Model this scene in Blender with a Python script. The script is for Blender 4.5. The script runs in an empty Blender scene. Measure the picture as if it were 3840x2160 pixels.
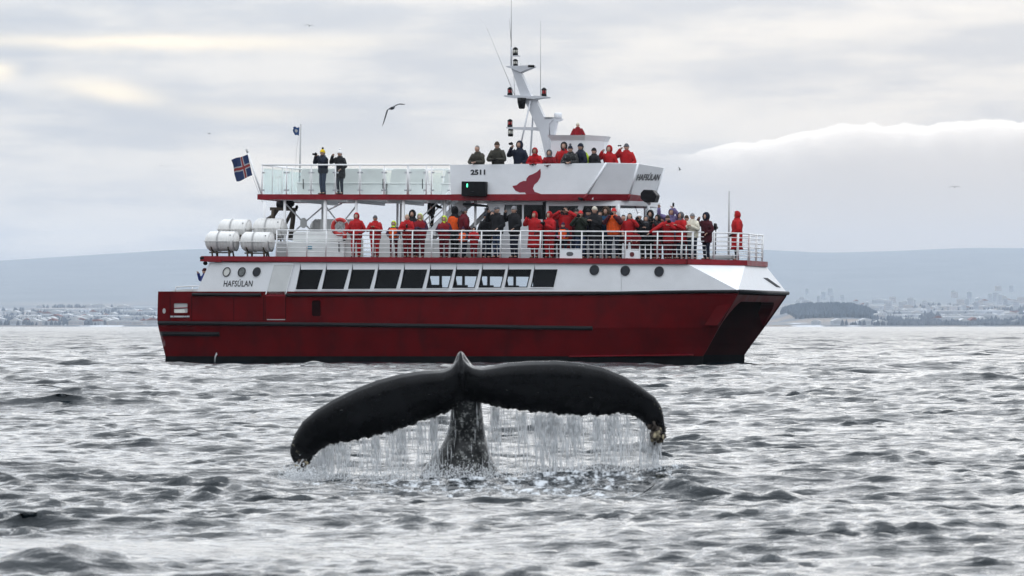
import bpy, bmesh, math, random
import numpy as np
from mathutils import Vector, Matrix, noise as mnoise

random.seed(7); rng = np.random.default_rng(7)
scene = bpy.context.scene
COL = scene.collection

# ------------------------------------------------------------------ camera
F = 15000.0; CAM_H = 1.5; HORIZON = 1220.0            # focal length and horizon in pixels of the 3840 wide photograph
PITCH = math.atan((HORIZON - 1080.0) / F)
cam_data = bpy.data.cameras.new("camera"); cam = bpy.data.objects.new("camera", cam_data); COL.objects.link(cam)
cam_data.sensor_width = 36.0; cam_data.lens = 36.0 * F / 3840.0
cam_data.clip_start = 0.5; cam_data.clip_end = 60000
cam.location = (0, 0, CAM_H); cam.rotation_euler = (math.pi / 2 + PITCH, 0, 0)
cam_data.dof.use_dof = True; cam_data.dof.focus_distance = 135.0; cam_data.dof.aperture_fstop = 8.5
scene.camera = cam

# ------------------------------------------------------------------ sky, sun, exposure
SUN_EL, SUN_AZ = math.radians(17), math.radians(9)    # azimuth to the right of the view direction (+Y)
world = bpy.data.worlds.new("World"); scene.world = world; world.use_nodes = True
wt = world.node_tree; wt.nodes.clear()
def N(tree, typ, **kw):
    n = tree.nodes.new(typ)
    for k, v in kw.items():
        if k == 'ins':
            for i, val in v.items():
                if hasattr(val, 'links') or isinstance(val, bpy.types.NodeSocket): tree.links.new(val, n.inputs[i])
                else: n.inputs[i].default_value = val
        else: setattr(n, k, v)
    return n
def M_(tree, op, a, b=None, c=None, clamp=False):
    ins = {0: a}
    if b is not None: ins[1] = b
    if c is not None: ins[2] = c
    return N(tree, 'ShaderNodeMath', operation=op, use_clamp=clamp, ins=ins).outputs[0]
def SS(tree, v, a, b, lo=0.0, hi=1.0):
    return N(tree, 'ShaderNodeMapRange', interpolation_type='SMOOTHSTEP', ins={0: v, 1: a, 2: b, 3: lo, 4: hi}).outputs[0]
def MIX(tree, fac, a, b, blend='MIX'):
    n = tree.nodes.new('ShaderNodeMix'); n.data_type = 'RGBA'; n.blend_type = blend
    for i, val in ((0, fac), (6, a), (7, b)):
        if isinstance(val, bpy.types.NodeSocket): tree.links.new(val, n.inputs[i])
        else: n.inputs[i].default_value = val if i == 0 else (tuple(val) + (1,))[:4]
    return n.outputs[2]
def build_sky():
    t = wt
    sky = N(t, 'ShaderNodeTexSky', sky_type='NISHITA', sun_disc=False, sun_elevation=SUN_EL, sun_rotation=SUN_AZ,
            air_density=1.2, dust_density=3.0, ozone_density=1.0)
    tc = N(t, 'ShaderNodeTexCoord'); d = tc.outputs['Generated']
    sp = N(t, 'ShaderNodeSeparateXYZ', ins={0: d}); X, Y, Z = sp.outputs
    az = M_(t, 'ARCTAN2', X, Y); el = M_(t, 'ARCSINE', Z)
    # cloud layers: soft noise drawn out along the horizon
    def streaks(sa, se, detail, off=0.0):
        v = N(t, 'ShaderNodeCombineXYZ', ins={0: M_(t, 'MULTIPLY', az, sa), 1: M_(t, 'MULTIPLY', el, se), 2: off}).outputs[0]
        return N(t, 'ShaderNodeTexNoise', ins={'Vector': v, 'Scale': 1.0, 'Detail': detail, 'Roughness': 0.55}).outputs[0]
    n1 = streaks(13, 85, 4, 2.3); n2 = streaks(26, 60, 5, 7.7); n3 = streaks(3, 5, 4, 1.1)
    cover = SS(t, M_(t, 'ADD', M_(t, 'MULTIPLY', n1, 0.65), M_(t, 'MULTIPLY', n2, 0.35)), 0.40, 0.62)
    grey = MIX(t, cover, (0.55, 0.625, 0.725), (0.885, 0.895, 0.895))
    grey = MIX(t, SS(t, n3, 0.3, 0.7, 0.0, 0.25), grey, (0.70, 0.73, 0.78))
    # cream breaks in the cloud
    def blob(px, py, sx, sy, tilt=0.0):
        a0 = (px - 1920) / F; e0 = (HORIZON - py) / F
        da = M_(t, 'DIVIDE', M_(t, 'SUBTRACT', az, a0), sx / F)
        de = M_(t, 'SUBTRACT', M_(t, 'SUBTRACT', el, e0), M_(t, 'MULTIPLY', M_(t, 'SUBTRACT', az, a0), tilt))
        de = M_(t, 'DIVIDE', M_(t, 'ADD', de, M_(t, 'MULTIPLY', M_(t, 'SUBTRACT', n2, 0.5), 0.006)), sy / F)
        r2 = M_(t, 'ADD', M_(t, 'MULTIPLY', da, da), M_(t, 'MULTIPLY', de, de))
        return M_(t, 'EXPONENT', M_(t, 'MULTIPLY', r2, -1.0))
    warm = None
    for b in ((560, 168, 640, 30, 0.0), (420, 345, 190, 42, -0.18), (0, 275, 70, 32, 0.0), (900, 420, 330, 36, -0.05), (1500, 640, 700, 120, 0.0)):
        w = blob(*b)
        if b[1] > 400: w = M_(t, 'MULTIPLY', w, 0.4)
        warm = w if warm is None else M_(t, 'MAXIMUM', warm, w)
    grey = MIX(t, M_(t, 'MULTIPLY', warm, 0.8, clamp=True), grey, (1.28, 1.16, 0.95))
    # the bank of cloud with a bright upper edge, over the land on the right
    pts = [(2440, 585), (2560, 570), (2720, 548), (2880, 526), (3000, 500), (3120, 470), (3240, 457), (3330, 468), (3420, 474), (3560, 466), (3840, 455), (4300, 470)]
    a_lo, a_hi = (2440 - 1920) / F, (4300 - 1920) / F; e_lo, e_hi = (HORIZON - 600) / F, (HORIZON - 440) / F
    cr = N(t, 'ShaderNodeValToRGB'); cr.color_ramp.interpolation = 'B_SPLINE'
    els = cr.color_ramp.elements
    while len(els) < len(pts): els.new(0.5)
    for e, (px, py) in zip(els, pts):
        e.position = ((px - 1920) / F - a_lo) / (a_hi - a_lo); g = ((HORIZON - py) / F - e_lo) / (e_hi - e_lo); e.color = (g, g, g, 1)
    t.links.new(N(t, 'ShaderNodeMapRange', ins={0: az, 1: a_lo, 2: a_hi, 3: 0.0, 4: 1.0}).outputs[0], cr.inputs[0])
    edge = M_(t, 'ADD', M_(t, 'MULTIPLY', cr.outputs[0], e_hi - e_lo), e_lo)
    edge = M_(t, 'ADD', edge, M_(t, 'MULTIPLY', M_(t, 'SUBTRACT', streaks(110, 130, 6, 3.3), 0.5), 0.0055))
    below = M_(t, 'SUBTRACT', edge, el)
    inside = SS(t, below, -0.0004, 0.0006)
    span = M_(t, 'MULTIPLY', SS(t, az, (2440 - 1920) / F, (2800 - 1920) / F), SS(t, az, 0.9, 0.25))
    rim = M_(t, 'MULTIPLY', M_(t, 'MULTIPLY', inside, M_(t, 'EXPONENT', M_(t, 'MULTIPLY', M_(t, 'MAXIMUM', below, 0.0), -300.0))), span)
    bank = M_(t, 'MULTIPLY', M_(t, 'MULTIPLY', inside, span), 0.88)
    grey = MIX(t, bank, grey, (0.60, 0.63, 0.68))
    grey = MIX(t, M_(t, 'MULTIPLY', rim, 0.95), grey, (1.45, 1.45, 1.43))
    # thinner, brighter cloud toward the hidden sun
    sd = (math.sin(SUN_AZ) * math.cos(SUN_EL), math.cos(SUN_AZ) * math.cos(SUN_EL), math.sin(SUN_EL))
    dp = N(t, 'ShaderNodeVectorMath', operation='DOT_PRODUCT', ins={0: d, 1: sd}).outputs['Value']
    rise = M_(t, 'ADD', 0.84, M_(t, 'MULTIPLY', M_(t, 'MAXIMUM', Z, 0.0), 2.1))        # an overcast sky is about three times brighter overhead than at the horizon
    glow = M_(t, 'ADD', rise, M_(t, 'MULTIPLY', SS(t, dp, 0.84, 1.0, 0.0, 0.9), SS(t, el, 0.07, 0.17)))
    grey = N(t, 'ShaderNodeVectorMath', operation='SCALE', ins={0: grey, 'Scale': glow}).outputs[0]
    b1 = N(t, 'ShaderNodeBackground', ins={0: sky.outputs[0], 1: 0.06})
    b2 = N(t, 'ShaderNodeBackground', ins={0: grey, 1: 1.02})
    mx = N(t, 'ShaderNodeMixShader', ins={0: 0.94, 1: b1.outputs[0], 2: b2.outputs[0]})
    o = N(t, 'ShaderNodeOutputWorld'); t.links.new(mx.outputs[0], o.inputs[0])
build_sky()
sun_d = bpy.data.lights.new("sun", 'SUN'); sun_d.energy = 0.5; sun_d.angle = math.radians(64); sun_d.color = (1.0, 0.975, 0.94)
sun = bpy.data.objects.new("sun", sun_d); COL.objects.link(sun)
sv = Vector((math.sin(SUN_AZ) * math.cos(SUN_EL), math.cos(SUN_AZ) * math.cos(SUN_EL), math.sin(SUN_EL)))
sun.rotation_euler = sv.to_track_quat('Z', 'Y').to_euler()
scene.view_settings.view_transform = 'Standard'; scene.view_settings.look = 'None'
scene.view_settings.exposure = 0.0; scene.view_settings.gamma = 1.0; scene.view_settings.use_curve_mapping = False
scene.render.engine = 'CYCLES'
scene.cycles.use_denoising = True; scene.cycles.max_bounces = 6; scene.cycles.transparent_max_bounces = 24
scene.cycles.volume_bounces = 1; scene.cycles.caustics_reflective = False; scene.cycles.caustics_refractive = False
scene.cycles.sample_clamp_indirect = 6.0

# ------------------------------------------------------------------ helpers
def pixel_ray(px, py):
    vx, vy, vz = (px - 1920) / F, 1.0, -(py - 1080) / F
    c, s = math.cos(PITCH), math.sin(PITCH)
    return Vector((vx, vy * c - vz * s, vy * s + vz * c))
def at_depth(px, py, depth):
    r = pixel_ray(px, py); return Vector((0, 0, CAM_H)) + r * (depth / r.y)

MATS = {}
def mat(name, col, rough=0.5, metal=0.0, var=0.12, scale=6.0, bump=0.0, bscale=40.0, spec=0.5, coat=0.0, dirt=None):
    """painted / woven / moulded surface: base colour with uneven tone, optional grime of its own shape and fine relief"""
    if name in MATS: return MATS[name]
    m = bpy.data.materials.new(name); m.use_nodes = True; t = m.node_tree
    b = t.nodes['Principled BSDF']
    tc = N(t, 'ShaderNodeTexCoord').outputs['Object']
    n = N(t, 'ShaderNodeTexNoise', ins={'Vector': tc, 'Scale': scale, 'Detail': 5.0, 'Roughness': 0.6}).outputs[0]
    lo = tuple(max(0, c * (1 - var)) for c in col); hi = tuple(c * (1 + var) for c in col)
    c = MIX(t, SS(t, n, 0.3, 0.7), lo, hi)
    if dirt:
        dn = N(t, 'ShaderNodeTexNoise', ins={'Vector': N(t, 'ShaderNodeVectorMath', operation='MULTIPLY', ins={0: tc, 1: dirt[1]}).outputs[0], 'Scale': 1.0, 'Detail': 6.0, 'Roughness': 0.65}).outputs[0]
        c = MIX(t, SS(t, dn, dirt[2], dirt[2] + 0.18, 0.0, dirt[3]), c, dirt[0])
    t.links.new(c, b.inputs['Base Color'])
    t.links.new(SS(t, n, 0.3, 0.7, max(0.03, rough - 0.06), min(1, rough + 0.06)), b.inputs['Roughness'])
    b.inputs['Metallic'].default_value = metal; b.inputs['Specular IOR Level'].default_value = spec; b.inputs['Coat Weight'].default_value = coat
    if bump:
        bn = N(t, 'ShaderNodeTexNoise', ins={'Vector': tc, 'Scale': bscale, 'Detail': 3.0}).outputs[0]
        t.links.new(N(t, 'ShaderNodeBump', ins={'Strength': 1.0, 'Distance': bump, 'Height': bn}).outputs[0], b.inputs['Normal'])
    MATS[name] = m; return m

class MB:
    """collects shapes and links them as one mesh object"""
    def __init__(s): s.v = []; s.f = []; s.m = []; s.smooth = []
    def add(s, vs, fs, mi=0, smooth=False):
        o = len(s.v); s.v += [tuple(v) for v in vs]
        for f in fs: s.f.append(tuple(i + o for i in f)); s.m.append(mi); s.smooth.append(smooth)
        return s
    def box(s, lo, hi, mi=0, rot=None, about=None):
        (a, b, c), (d, e, f) = lo, hi
        vs = [Vector(p) for p in ((a,b,c),(d,b,c),(d,e,c),(a,e,c),(a,b,f),(d,b,f),(d,e,f),(a,e,f))]
        if rot is not None:
            ab = Vector(about) if about is not None else sum(vs, Vector()) / 8
            vs = [rot @ (v - ab) + ab for v in vs]
        return s.add(vs, [(0,3,2,1),(4,5,6,7),(0,1,5,4),(1,2,6,5),(2,3,7,6),(3,0,4,7)], mi)
    def prism(s, pts, y0, y1, mi=0, smooth=False):
        """outline in local x-z, extruded along y (y0 toward the camera); y1 may be a list per point"""
        n = len(pts)
        area = sum(pts[i][0] * pts[(i+1) % n][1] - pts[(i+1) % n][0] * pts[i][1] for i in range(n))
        if area < 0: pts = pts[::-1]
        vs = [(p[0], y0, p[1]) for p in pts] + [(p[0], y1, p[1]) for p in pts]
        fs = [tuple(range(n)), tuple(range(2*n-1, n-1, -1))] + [(i, i+n, (i+1) % n + n, (i+1) % n) for i in range(n)]
        return s.add(vs, fs, mi, smooth)
    def tube(s, pts, rad, n=8, mi=0, caps=True, smooth=True, flat=None):
        """tube along a polyline; rad scalar or list of scalars / (rx, ry)"""
        pts = [Vector(p) for p in pts]; k = len(pts)
        rad = [rad] * k if not isinstance(rad, (list, tuple)) else list(rad)
        T = []
        for i in range(k):
            a = pts[max(i-1, 0)]; b = pts[min(i+1, k-1)]; d = (b - a)
            T.append(d.normalized() if d.length > 1e-9 else Vector((0,0,1)))
        ref = Vector((1,0,0)) if flat is None else Vector(flat)
        if abs(T[0].dot(ref)) > 0.9: ref = Vector((0,1,0))
        vs = []; u = (ref - T[0] * ref.dot(T[0])).normalized()
        for i in range(k):
            u = (u - T[i] * u.dot(T[i]))
            u = u.normalized() if u.length > 1e-6 else T[i].orthogonal().normalized()
            w = T[i].cross(u); r = rad[i]; rx, ry = r if isinstance(r, (tuple, list)) else (r, r)
            for j in range(n):
                a = 2 * math.pi * j / n; vs.append(pts[i] + u * (math.cos(a) * rx) + w * (math.sin(a) * ry))
        fs = [(i*n+j, i*n+(j+1) % n, (i+1)*n+(j+1) % n, (i+1)*n+j) for i in range(k-1) for j in range(n)]
        if caps: fs += [tuple(range(n-1, -1, -1)), tuple(range((k-1)*n, k*n))]
        return s.add(vs, fs, mi, smooth)
    def ball(s, c, r, nu=12, nv=8, mi=0, keep=None, shape=None, smooth=True):
        c = Vector(c); r = (r, r, r) if not isinstance(r, (tuple, list)) else r
        vs = []; fs = []
        for i in range(nv + 1):
            th = math.pi * i / nv
            for j in range(nu):
                ph = 2 * math.pi * j / nu
                d = Vector((math.sin(th) * math.cos(ph), math.sin(th) * math.sin(ph), math.cos(th)))
                p = Vector((d.x * r[0], d.y * r[1], d.z * r[2]))
                if shape: p = shape(d, p)
                vs.append(c + p)
        for i in range(nv):
            for j in range(nu):
                f = (i*nu+j, (i+1)*nu+j, (i+1)*nu+(j+1) % nu, i*nu+(j+1) % nu)
                if keep is None or keep(sum((vs[q] - c for q in f), Vector()) / 4): fs.append(f)
        return s.add(vs, fs, mi, smooth)
    def torus(s, c, R, r, axis='Y', n=28, m=8, mi=0, mfun=None):
        c = Vector(c); vs = []; fs = []
        for i in range(n):
            a = 2*math.pi*i/n
            for j in range(m):
                b = 2*math.pi*j/m; q = R + r*math.cos(b); h = r*math.sin(b)
                p = {'Y': (q*math.cos(a), h, q*math.sin(a)), 'Z': (q*math.cos(a), q*math.sin(a), h), 'X': (h, q*math.cos(a), q*math.sin(a))}[axis]
                vs.append(c + Vector(p))
        base = len(s.v); s.v += [tuple(v) for v in vs]
        for i in range(n):
            for j in range(m):
                s.f.append(tuple(base + q for q in (i*m+j, ((i+1) % n)*m+j, ((i+1) % n)*m+(j+1) % m, i*m+(j+1) % m)))
                s.m.append(mfun(i / n) if mfun else mi); s.smooth.append(True)
        return s
    def mesh(s, name, mats):
        me = bpy.data.meshes.new(name); me.from_pydata([tuple(v) for v in s.v], [], s.f)
        for m in (mats if isinstance(mats, (list, tuple)) else [mats]): me.materials.append(m)
        me.polygons.foreach_set('material_index', s.m); me.polygons.foreach_set('use_smooth', s.smooth)
        me.update(); return me
    def build(s, name, mats, parent=None, fix=False):
        me = s.mesh(name, mats)
        if fix:
            bm = bmesh.new(); bm.from_mesh(me); bmesh.ops.recalc_face_normals(bm, faces=bm.faces); bm.to_mesh(me); bm.free()
        return link(name, me, parent)
def link(name, me, parent=None):
    o = bpy.data.objects.new(name, me); COL.objects.link(o)
    if parent is not None: o.parent = parent
    return o
def tag(o, label=None, cat=None, group=None, kind=None):
    for k, v in (('label', label), ('category', cat), ('group', group), ('kind', kind)):
        if v: o[k] = v
    return o
def empty(name, label, cat, group=None):
    o = bpy.data.objects.new(name, None); COL.objects.link(o); o.empty_display_size = 0.2
    return tag(o, label, cat, group)
def bevel(o, w=0.015, seg=2):
    m = o.modifiers.new('bevel', 'BEVEL'); m.width = w; m.segments = seg; m.limit_method = 'ANGLE'; m.angle_limit = math.radians(40); return o

# ------------------------------------------------------------------ sea
def build_sea():
    ds = [-550, -120, -30, -6, 4, 10, 14, 17]
    d = 19.0
    while d < 480: ds.append(d); d += max(0.050, d * 0.00125)
    while d < 1000: ds.append(d); d += d * 0.0022
    while d < 13500: ds.append(d); d *= 1.03
    D = np.array(ds, np.float32)
    nu = 350; u = np.linspace(-1, 1, nu); ext = np.array([2, 10, 60, 400, 2500, 9500])
    W = 0.165 * np.abs(D) + 3.2
    Xr = np.concatenate([(-W[:, None] - ext[None, ::-1]), W[:, None] * u[None], W[:, None] + ext[None]], 1)
    Yr = np.repeat(D[:, None], Xr.shape[1], 1)
    sp_x = W / nu * 2; sp_y = np.gradient(D); spacing = np.maximum(sp_x, sp_y * 0.8)
    x = Xr.astype(np.float32); y = Yr.astype(np.float32)
    z = np.zeros_like(x); dx = np.zeros_like(x); dy = np.zeros_like(x)
    # slicks and gusts: the small chop is weaker in some patches, as round a sounding whale
    def soft(a, b, sx, sy, ph): return np.sin(a * sx + 1.7 * np.sin(b * sy * 0.7 + ph) + ph) * np.sin(b * sy + 1.3 * np.sin(a * sx * 0.6 - ph))
    gust = 1.0 + 0.14 * soft(x, y, 0.31, 0.17, 1.0) + 0.15 * soft(x, y, 0.11, 0.05, 2.2)
    slick = np.exp(-((y - 27.3) / 1.9) ** 2) * (1 / (1 + np.exp((x - 0.6) * 1.6)))
    breeze = np.clip((y - 42) / 60, 0, 1); breeze = 1 + 1.15 * breeze * breeze * (3 - 2 * breeze)      # the lee round the whale is calmer than the open water
    chop = gust * (1 - 0.85 * slick) * breeze
    # wave groups: chop comes in short packets with flatter water between them
    def groups(Lg, n=9):
        g = np.zeros_like(x)
        for _ in range(n):
            a_ = rng.random() * 6.28; k_ = 2 * math.pi / (Lg * (0.6 + 0.9 * rng.random()))
            g += np.cos(k_ * (np.sin(a_) * x * 0.75 + np.cos(a_) * y * 0.8) + rng.random() * 6.28).astype(np.float32)
        g = g / math.sqrt(n / 2.0)
        return np.exp(0.42 * np.clip(g, -2.2, 2.0)) * 0.92
    g1, g2, g3 = groups(1.0), groups(1.7), groups(3.2)
    n_w = 140
    lam = np.exp(np.linspace(math.log(0.115), math.log(8.5), n_w))
    for i, L in enumerate(lam):
        ang = rng.normal(0.12, 0.42 if L < 1.3 else 0.34)
        k = 2 * math.pi / L; kx, ky = k * math.sin(ang), k * math.cos(ang)
        slope = 0.0200 * (3.3 if L < 0.30 else 1.65 if L < 0.48 else 0.58 if L < 1.2 else 0.50) * (0.6 + 0.8 * rng.random())
        a = slope / k
        fade = np.clip((L / spacing - 2.0) / 1.8, 0, 1)[:, None].astype(np.float32)
        if fade.max() <= 0: continue
        sel = np.where(fade[:, 0] > 0)[0]; s0, s1 = sel[0], sel[-1] + 1
        ph = (kx * x[s0:s1] + ky * y[s0:s1] + rng.random() * 6.28).astype(np.float32)
        amp = a * fade[s0:s1] * (chop[s0:s1] * (g1 if i % 3 == 0 else g2 if i % 3 == 1 else g3)[s0:s1] if L < 2.4 else breeze[s0:s1])
        z[s0:s1] += amp * np.cos(ph)
        q = 0.85 * amp * np.sin(ph); dx[s0:s1] -= q * kx / k; dy[s0:s1] -= q * ky / k
    # water heaped up round the whale and a few single waves
    def heap(px, py, wpx, hpx_depth, h, tilt=0.0):
        dep = F * CAM_H / (py - HORIZON); x0 = (px - 1920) / F * dep; wx = wpx / F * dep
        return h * np.exp(-((x - x0) / wx) ** 2 - ((y - dep - tilt * (x - x0)) / hpx_depth) ** 2)
    rough = 0.75 + 0.35 * np.sin(x * 9.0 + 2 * np.sin(y * 7)) * np.sin(y * 8.3 + x * 3)
    z += (heap(2600, 1845, 230, 0.26, 0.21) + heap(2860, 1856, 200, 0.22, 0.13) + heap(1930, 1842, 170, 0.25, 0.10) + heap(880, 1868, 170, 0.25, 0.08)
          + heap(2250, 1836, 200, 0.3, 0.08) + heap(1250, 1846, 150, 0.3, 0.07)) * rough
    z += heap(200, 2150, 330, 0.25, 0.13) + heap(1560, 1978, 160, 0.22, 0.07) + heap(2350, 2010, 120, 0.2, 0.06) + heap(3640, 1920, 100, 0.15, 0.035)
    z += 0.02 * np.sin(6.0 * np.hypot(x + 0.5, y - 39.5)) * np.exp(-((x + 0.5) ** 2 / 12 + (y - 38) ** 2 / 10))
    X = x + dx; Y = y + dy
    r, c = x.shape
    me = bpy.data.meshes.new('sea')
    me.vertices.add(r * c); co = np.stack([X, Y, z], -1).astype(np.float32); me.vertices.foreach_set('co', co.ravel())
    idx = np.arange(r * c).reshape(r, c)
    q = np.stack([idx[:-1, :-1], idx[:-1, 1:], idx[1:, 1:], idx[1:, :-1]], -1).reshape(-1)
    nf = (r - 1) * (c - 1)
    me.loops.add(nf * 4); me.loops.foreach_set('vertex_index', q.astype(np.int32))
    me.polygons.add(nf); me.polygons.foreach_set('loop_start', np.arange(0, nf * 4, 4, dtype=np.int32)); me.polygons.foreach_set('loop_total', np.full(nf, 4, np.int32))
    me.polygons.foreach_set('use_smooth', np.ones(nf, bool))
    me.update(calc_edges=True)
    # churned white water where the whale stands and where the water falls
    def patch(px, py, wpx, sy):
        dep = F * CAM_H / (py - HORIZON); x0 = (px - 1920) / F * dep; wx = wpx / F * dep
        return np.exp(-((x - x0) / wx) ** 2 - ((y - dep) / sy) ** 2)
    foam = np.clip(0.9 * patch(1480, 1806, 400, 1.0) + 0.9 * patch(2150, 1806, 420, 1.0) + 0.9 * patch(1480, 1836, 430, 1.0) + 0.95 * patch(2150, 1836, 420, 1.0) + 0.6 * patch(1760, 1865, 640, 0.9) + 0.6 * patch(2480, 1800, 110, 0.5) + 0.5 * patch(1130, 1825, 110, 0.4), 0, 1)
    at = me.attributes.new('foam', 'FLOAT', 'POINT'); at.data.foreach_set('value', foam.astype(np.float32).ravel())
    m = bpy.data.materials.new('sea_water'); m.use_nodes = True; t = m.node_tree; b = t.nodes['Principled BSDF']
    geo = N(t, 'ShaderNodeNewGeometry').outputs['Position']
    def nz(sc, detail, stretch=(1, 1, 1)):
        v = N(t, 'ShaderNodeVectorMath', operation='MULTIPLY', ins={0: geo, 1: stretch}).outputs[0]
        return N(t, 'ShaderNodeTexNoise', ins={'Vector': v, 'Scale': sc, 'Detail': detail, 'Roughness': 0.55}).outputs[0]
    fa = N(t, 'ShaderNodeAttribute', attribute_name='foam').outputs['Fac']
    fn = nz(9.0, 7.0, (1, 0.5, 1)); fn2 = nz(38.0, 4.0, (1, 0.6, 1))
    lace = M_(t, 'ADD', M_(t, 'MULTIPLY', fn, 0.7), M_(t, 'MULTIPLY', fn2, 0.3))
    thr = M_(t, 'SUBTRACT', 0.66, M_(t, 'MULTIPLY', fa, 0.215))
    fm = M_(t, 'MULTIPLY', SS(t, M_(t, 'SUBTRACT', lace, thr), 0.0, 0.16, 0.0, 0.85), SS(t, fa, 0.04, 0.2))
    t.links.new(MIX(t, fm, (0.004, 0.009, 0.013), (0.64, 0.67, 0.70)), b.inputs['Base Color'])
    far_r = SS(t, N(t, 'ShaderNodeSeparateXYZ', ins={0: geo}).outputs[1], 80.0, 700.0, 0.045, 0.22)      # waves too small to see there only roughen the reflection
    t.links.new(M_(t, 'ADD', far_r, M_(t, 'MULTIPLY', fm, 0.5)), b.inputs['Roughness'])
    b.inputs['IOR'].default_value = 1.34
    # ripples finer than the mesh
    far = SS(t, N(t, 'ShaderNodeSeparateXYZ', ins={0: geo}).outputs[1], 60.0, 220.0)
    h = M_(t, 'ADD', M_(t, 'MULTIPLY', nz(2.2, 5.0, (0.5, 1.2, 1)), M_(t, 'ADD', 0.075, M_(t, 'MULTIPLY', far, 0.10))), M_(t, 'MULTIPLY', nz(7.0, 4.0, (0.5, 1.3, 1)), 0.032))
    h = M_(t, 'ADD', h, M_(t, 'MULTIPLY', nz(0.75, 4.0, (0.4, 1.2, 1)), M_(t, 'MULTIPLY', far, 0.50)))
    bp = N(t, 'ShaderNodeBump', ins={'Strength': 0.8, 'Distance': 1.0, 'Height': h})
    t.links.new(bp.outputs[0], b.inputs['Normal'])
    me.materials.append(m)
    o = link('sea', me); tag(o, 'choppy grey sea with dark wave faces and pale reflections', 'sea', kind='structure')
    return o
build_sea()
# ------------------------------------------------------------------ far shore: land, town, woods, haze
SHORE = 4700.0
RIDGE = [(-400, 990), (0, 976), (320, 956), (640, 936), (900, 925), (1400, 935), (1920, 945), (2500, 935), (2840, 941), (3080, 950), (3400, 938), (3640, 928), (3840, 926), (4300, 935)]
def interp(tab, v):
    if v <= tab[0][0]: return tab[0][1]
    for (a, b), (c, d) in zip(tab, tab[1:]):
        if v <= c: return b + (d - b) * (v - a) / (c - a)
    return tab[-1][1]
def land_z(x, d):
    px = 1920 + x / d * F
    top = (HORIZON - interp(RIDGE, px)) / F
    s = (d - SHORE) / 3800.0
    if s < 0: return -3.0
    el_town = 0.0002 + 0.0072 * min(1, s) ** 1.15
    k = max(0.0, min(1.0, (d - 7600) / 3600.0)); k = k * k * (3 - 2 * k)
    el = el_town * (1 - k) + top * k
    if d > 11200: el *= max(0, 1 - (d - 11200) / 3500)
    bump = 3.0 * mnoise.noise(Vector((x / 260, d / 420, 0))) * min(1, s * 6) + 9.0 * mnoise.noise(Vector((x / 1200, d / 1500, 3))) * k
    # wooded knoll on the right
    kx = (x - (3100 - 1920) / F * 5400) / 60.0; kd = (d - 5400) / 220.0
    return el * d + 0.4 + bump + 17 * math.exp(-kx ** 4 * 0.6 - kd * kd)
def build_land():
    ds = np.concatenate([[SHORE - 60, SHORE - 5], np.arange(SHORE, 8600, 95), np.arange(8600, 13000, 260)])
    us = np.linspace(-0.34, 0.34, 150); vs = []; fs = []
    for d in ds:
        for u_ in us: vs.append((u_ * d, d, land_z(u_ * d, d)))
    nu = len(us)
    for i in range(len(ds) - 1):
        for j in range(nu - 1): fs.append((i*nu+j, i*nu+j+1, (i+1)*nu+j+1, (i+1)*nu+j))
    m = bpy.data.materials.new('far_land'); m.use_nodes = True; t = m.node_tree; b = t.nodes['Principled BSDF']
    p = N(t, 'ShaderNodeNewGeometry').outputs['Position']
    n = N(t, 'ShaderNodeTexNoise', ins={'Vector': p, 'Scale': 0.006, 'Detail': 6.0, 'Roughness': 0.65}).outputs[0]
    n2 = N(t, 'ShaderNodeTexNoise', ins={'Vector': N(t, 'ShaderNodeVectorMath', operation='MULTIPLY', ins={0: p, 1: (1, 0.25, 1)}).outputs[0], 'Scale': 0.016, 'Detail': 5.0}).outputs[0]
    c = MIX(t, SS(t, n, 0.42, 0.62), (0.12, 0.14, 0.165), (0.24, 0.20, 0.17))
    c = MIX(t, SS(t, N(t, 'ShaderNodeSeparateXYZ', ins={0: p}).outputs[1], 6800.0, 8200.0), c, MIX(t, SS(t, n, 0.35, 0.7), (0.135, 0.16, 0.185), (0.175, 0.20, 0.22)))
    yy = N(t, 'ShaderNodeSeparateXYZ', ins={0: p}).outputs[1]
    c = MIX(t, M_(t, 'MULTIPLY', SS(t, n2, 0.56, 0.64), SS(t, yy, 7600.0, 6600.0)), c, (0.62, 0.64, 0.67))
    t.links.new(c, b.inputs['Base Color']); b.inputs['Roughness'].default_value = 0.95
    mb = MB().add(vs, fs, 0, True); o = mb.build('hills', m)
    tag(o, 'low hills and shore land fading blue behind the town', 'hills', kind='structure')
build_land()
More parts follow.
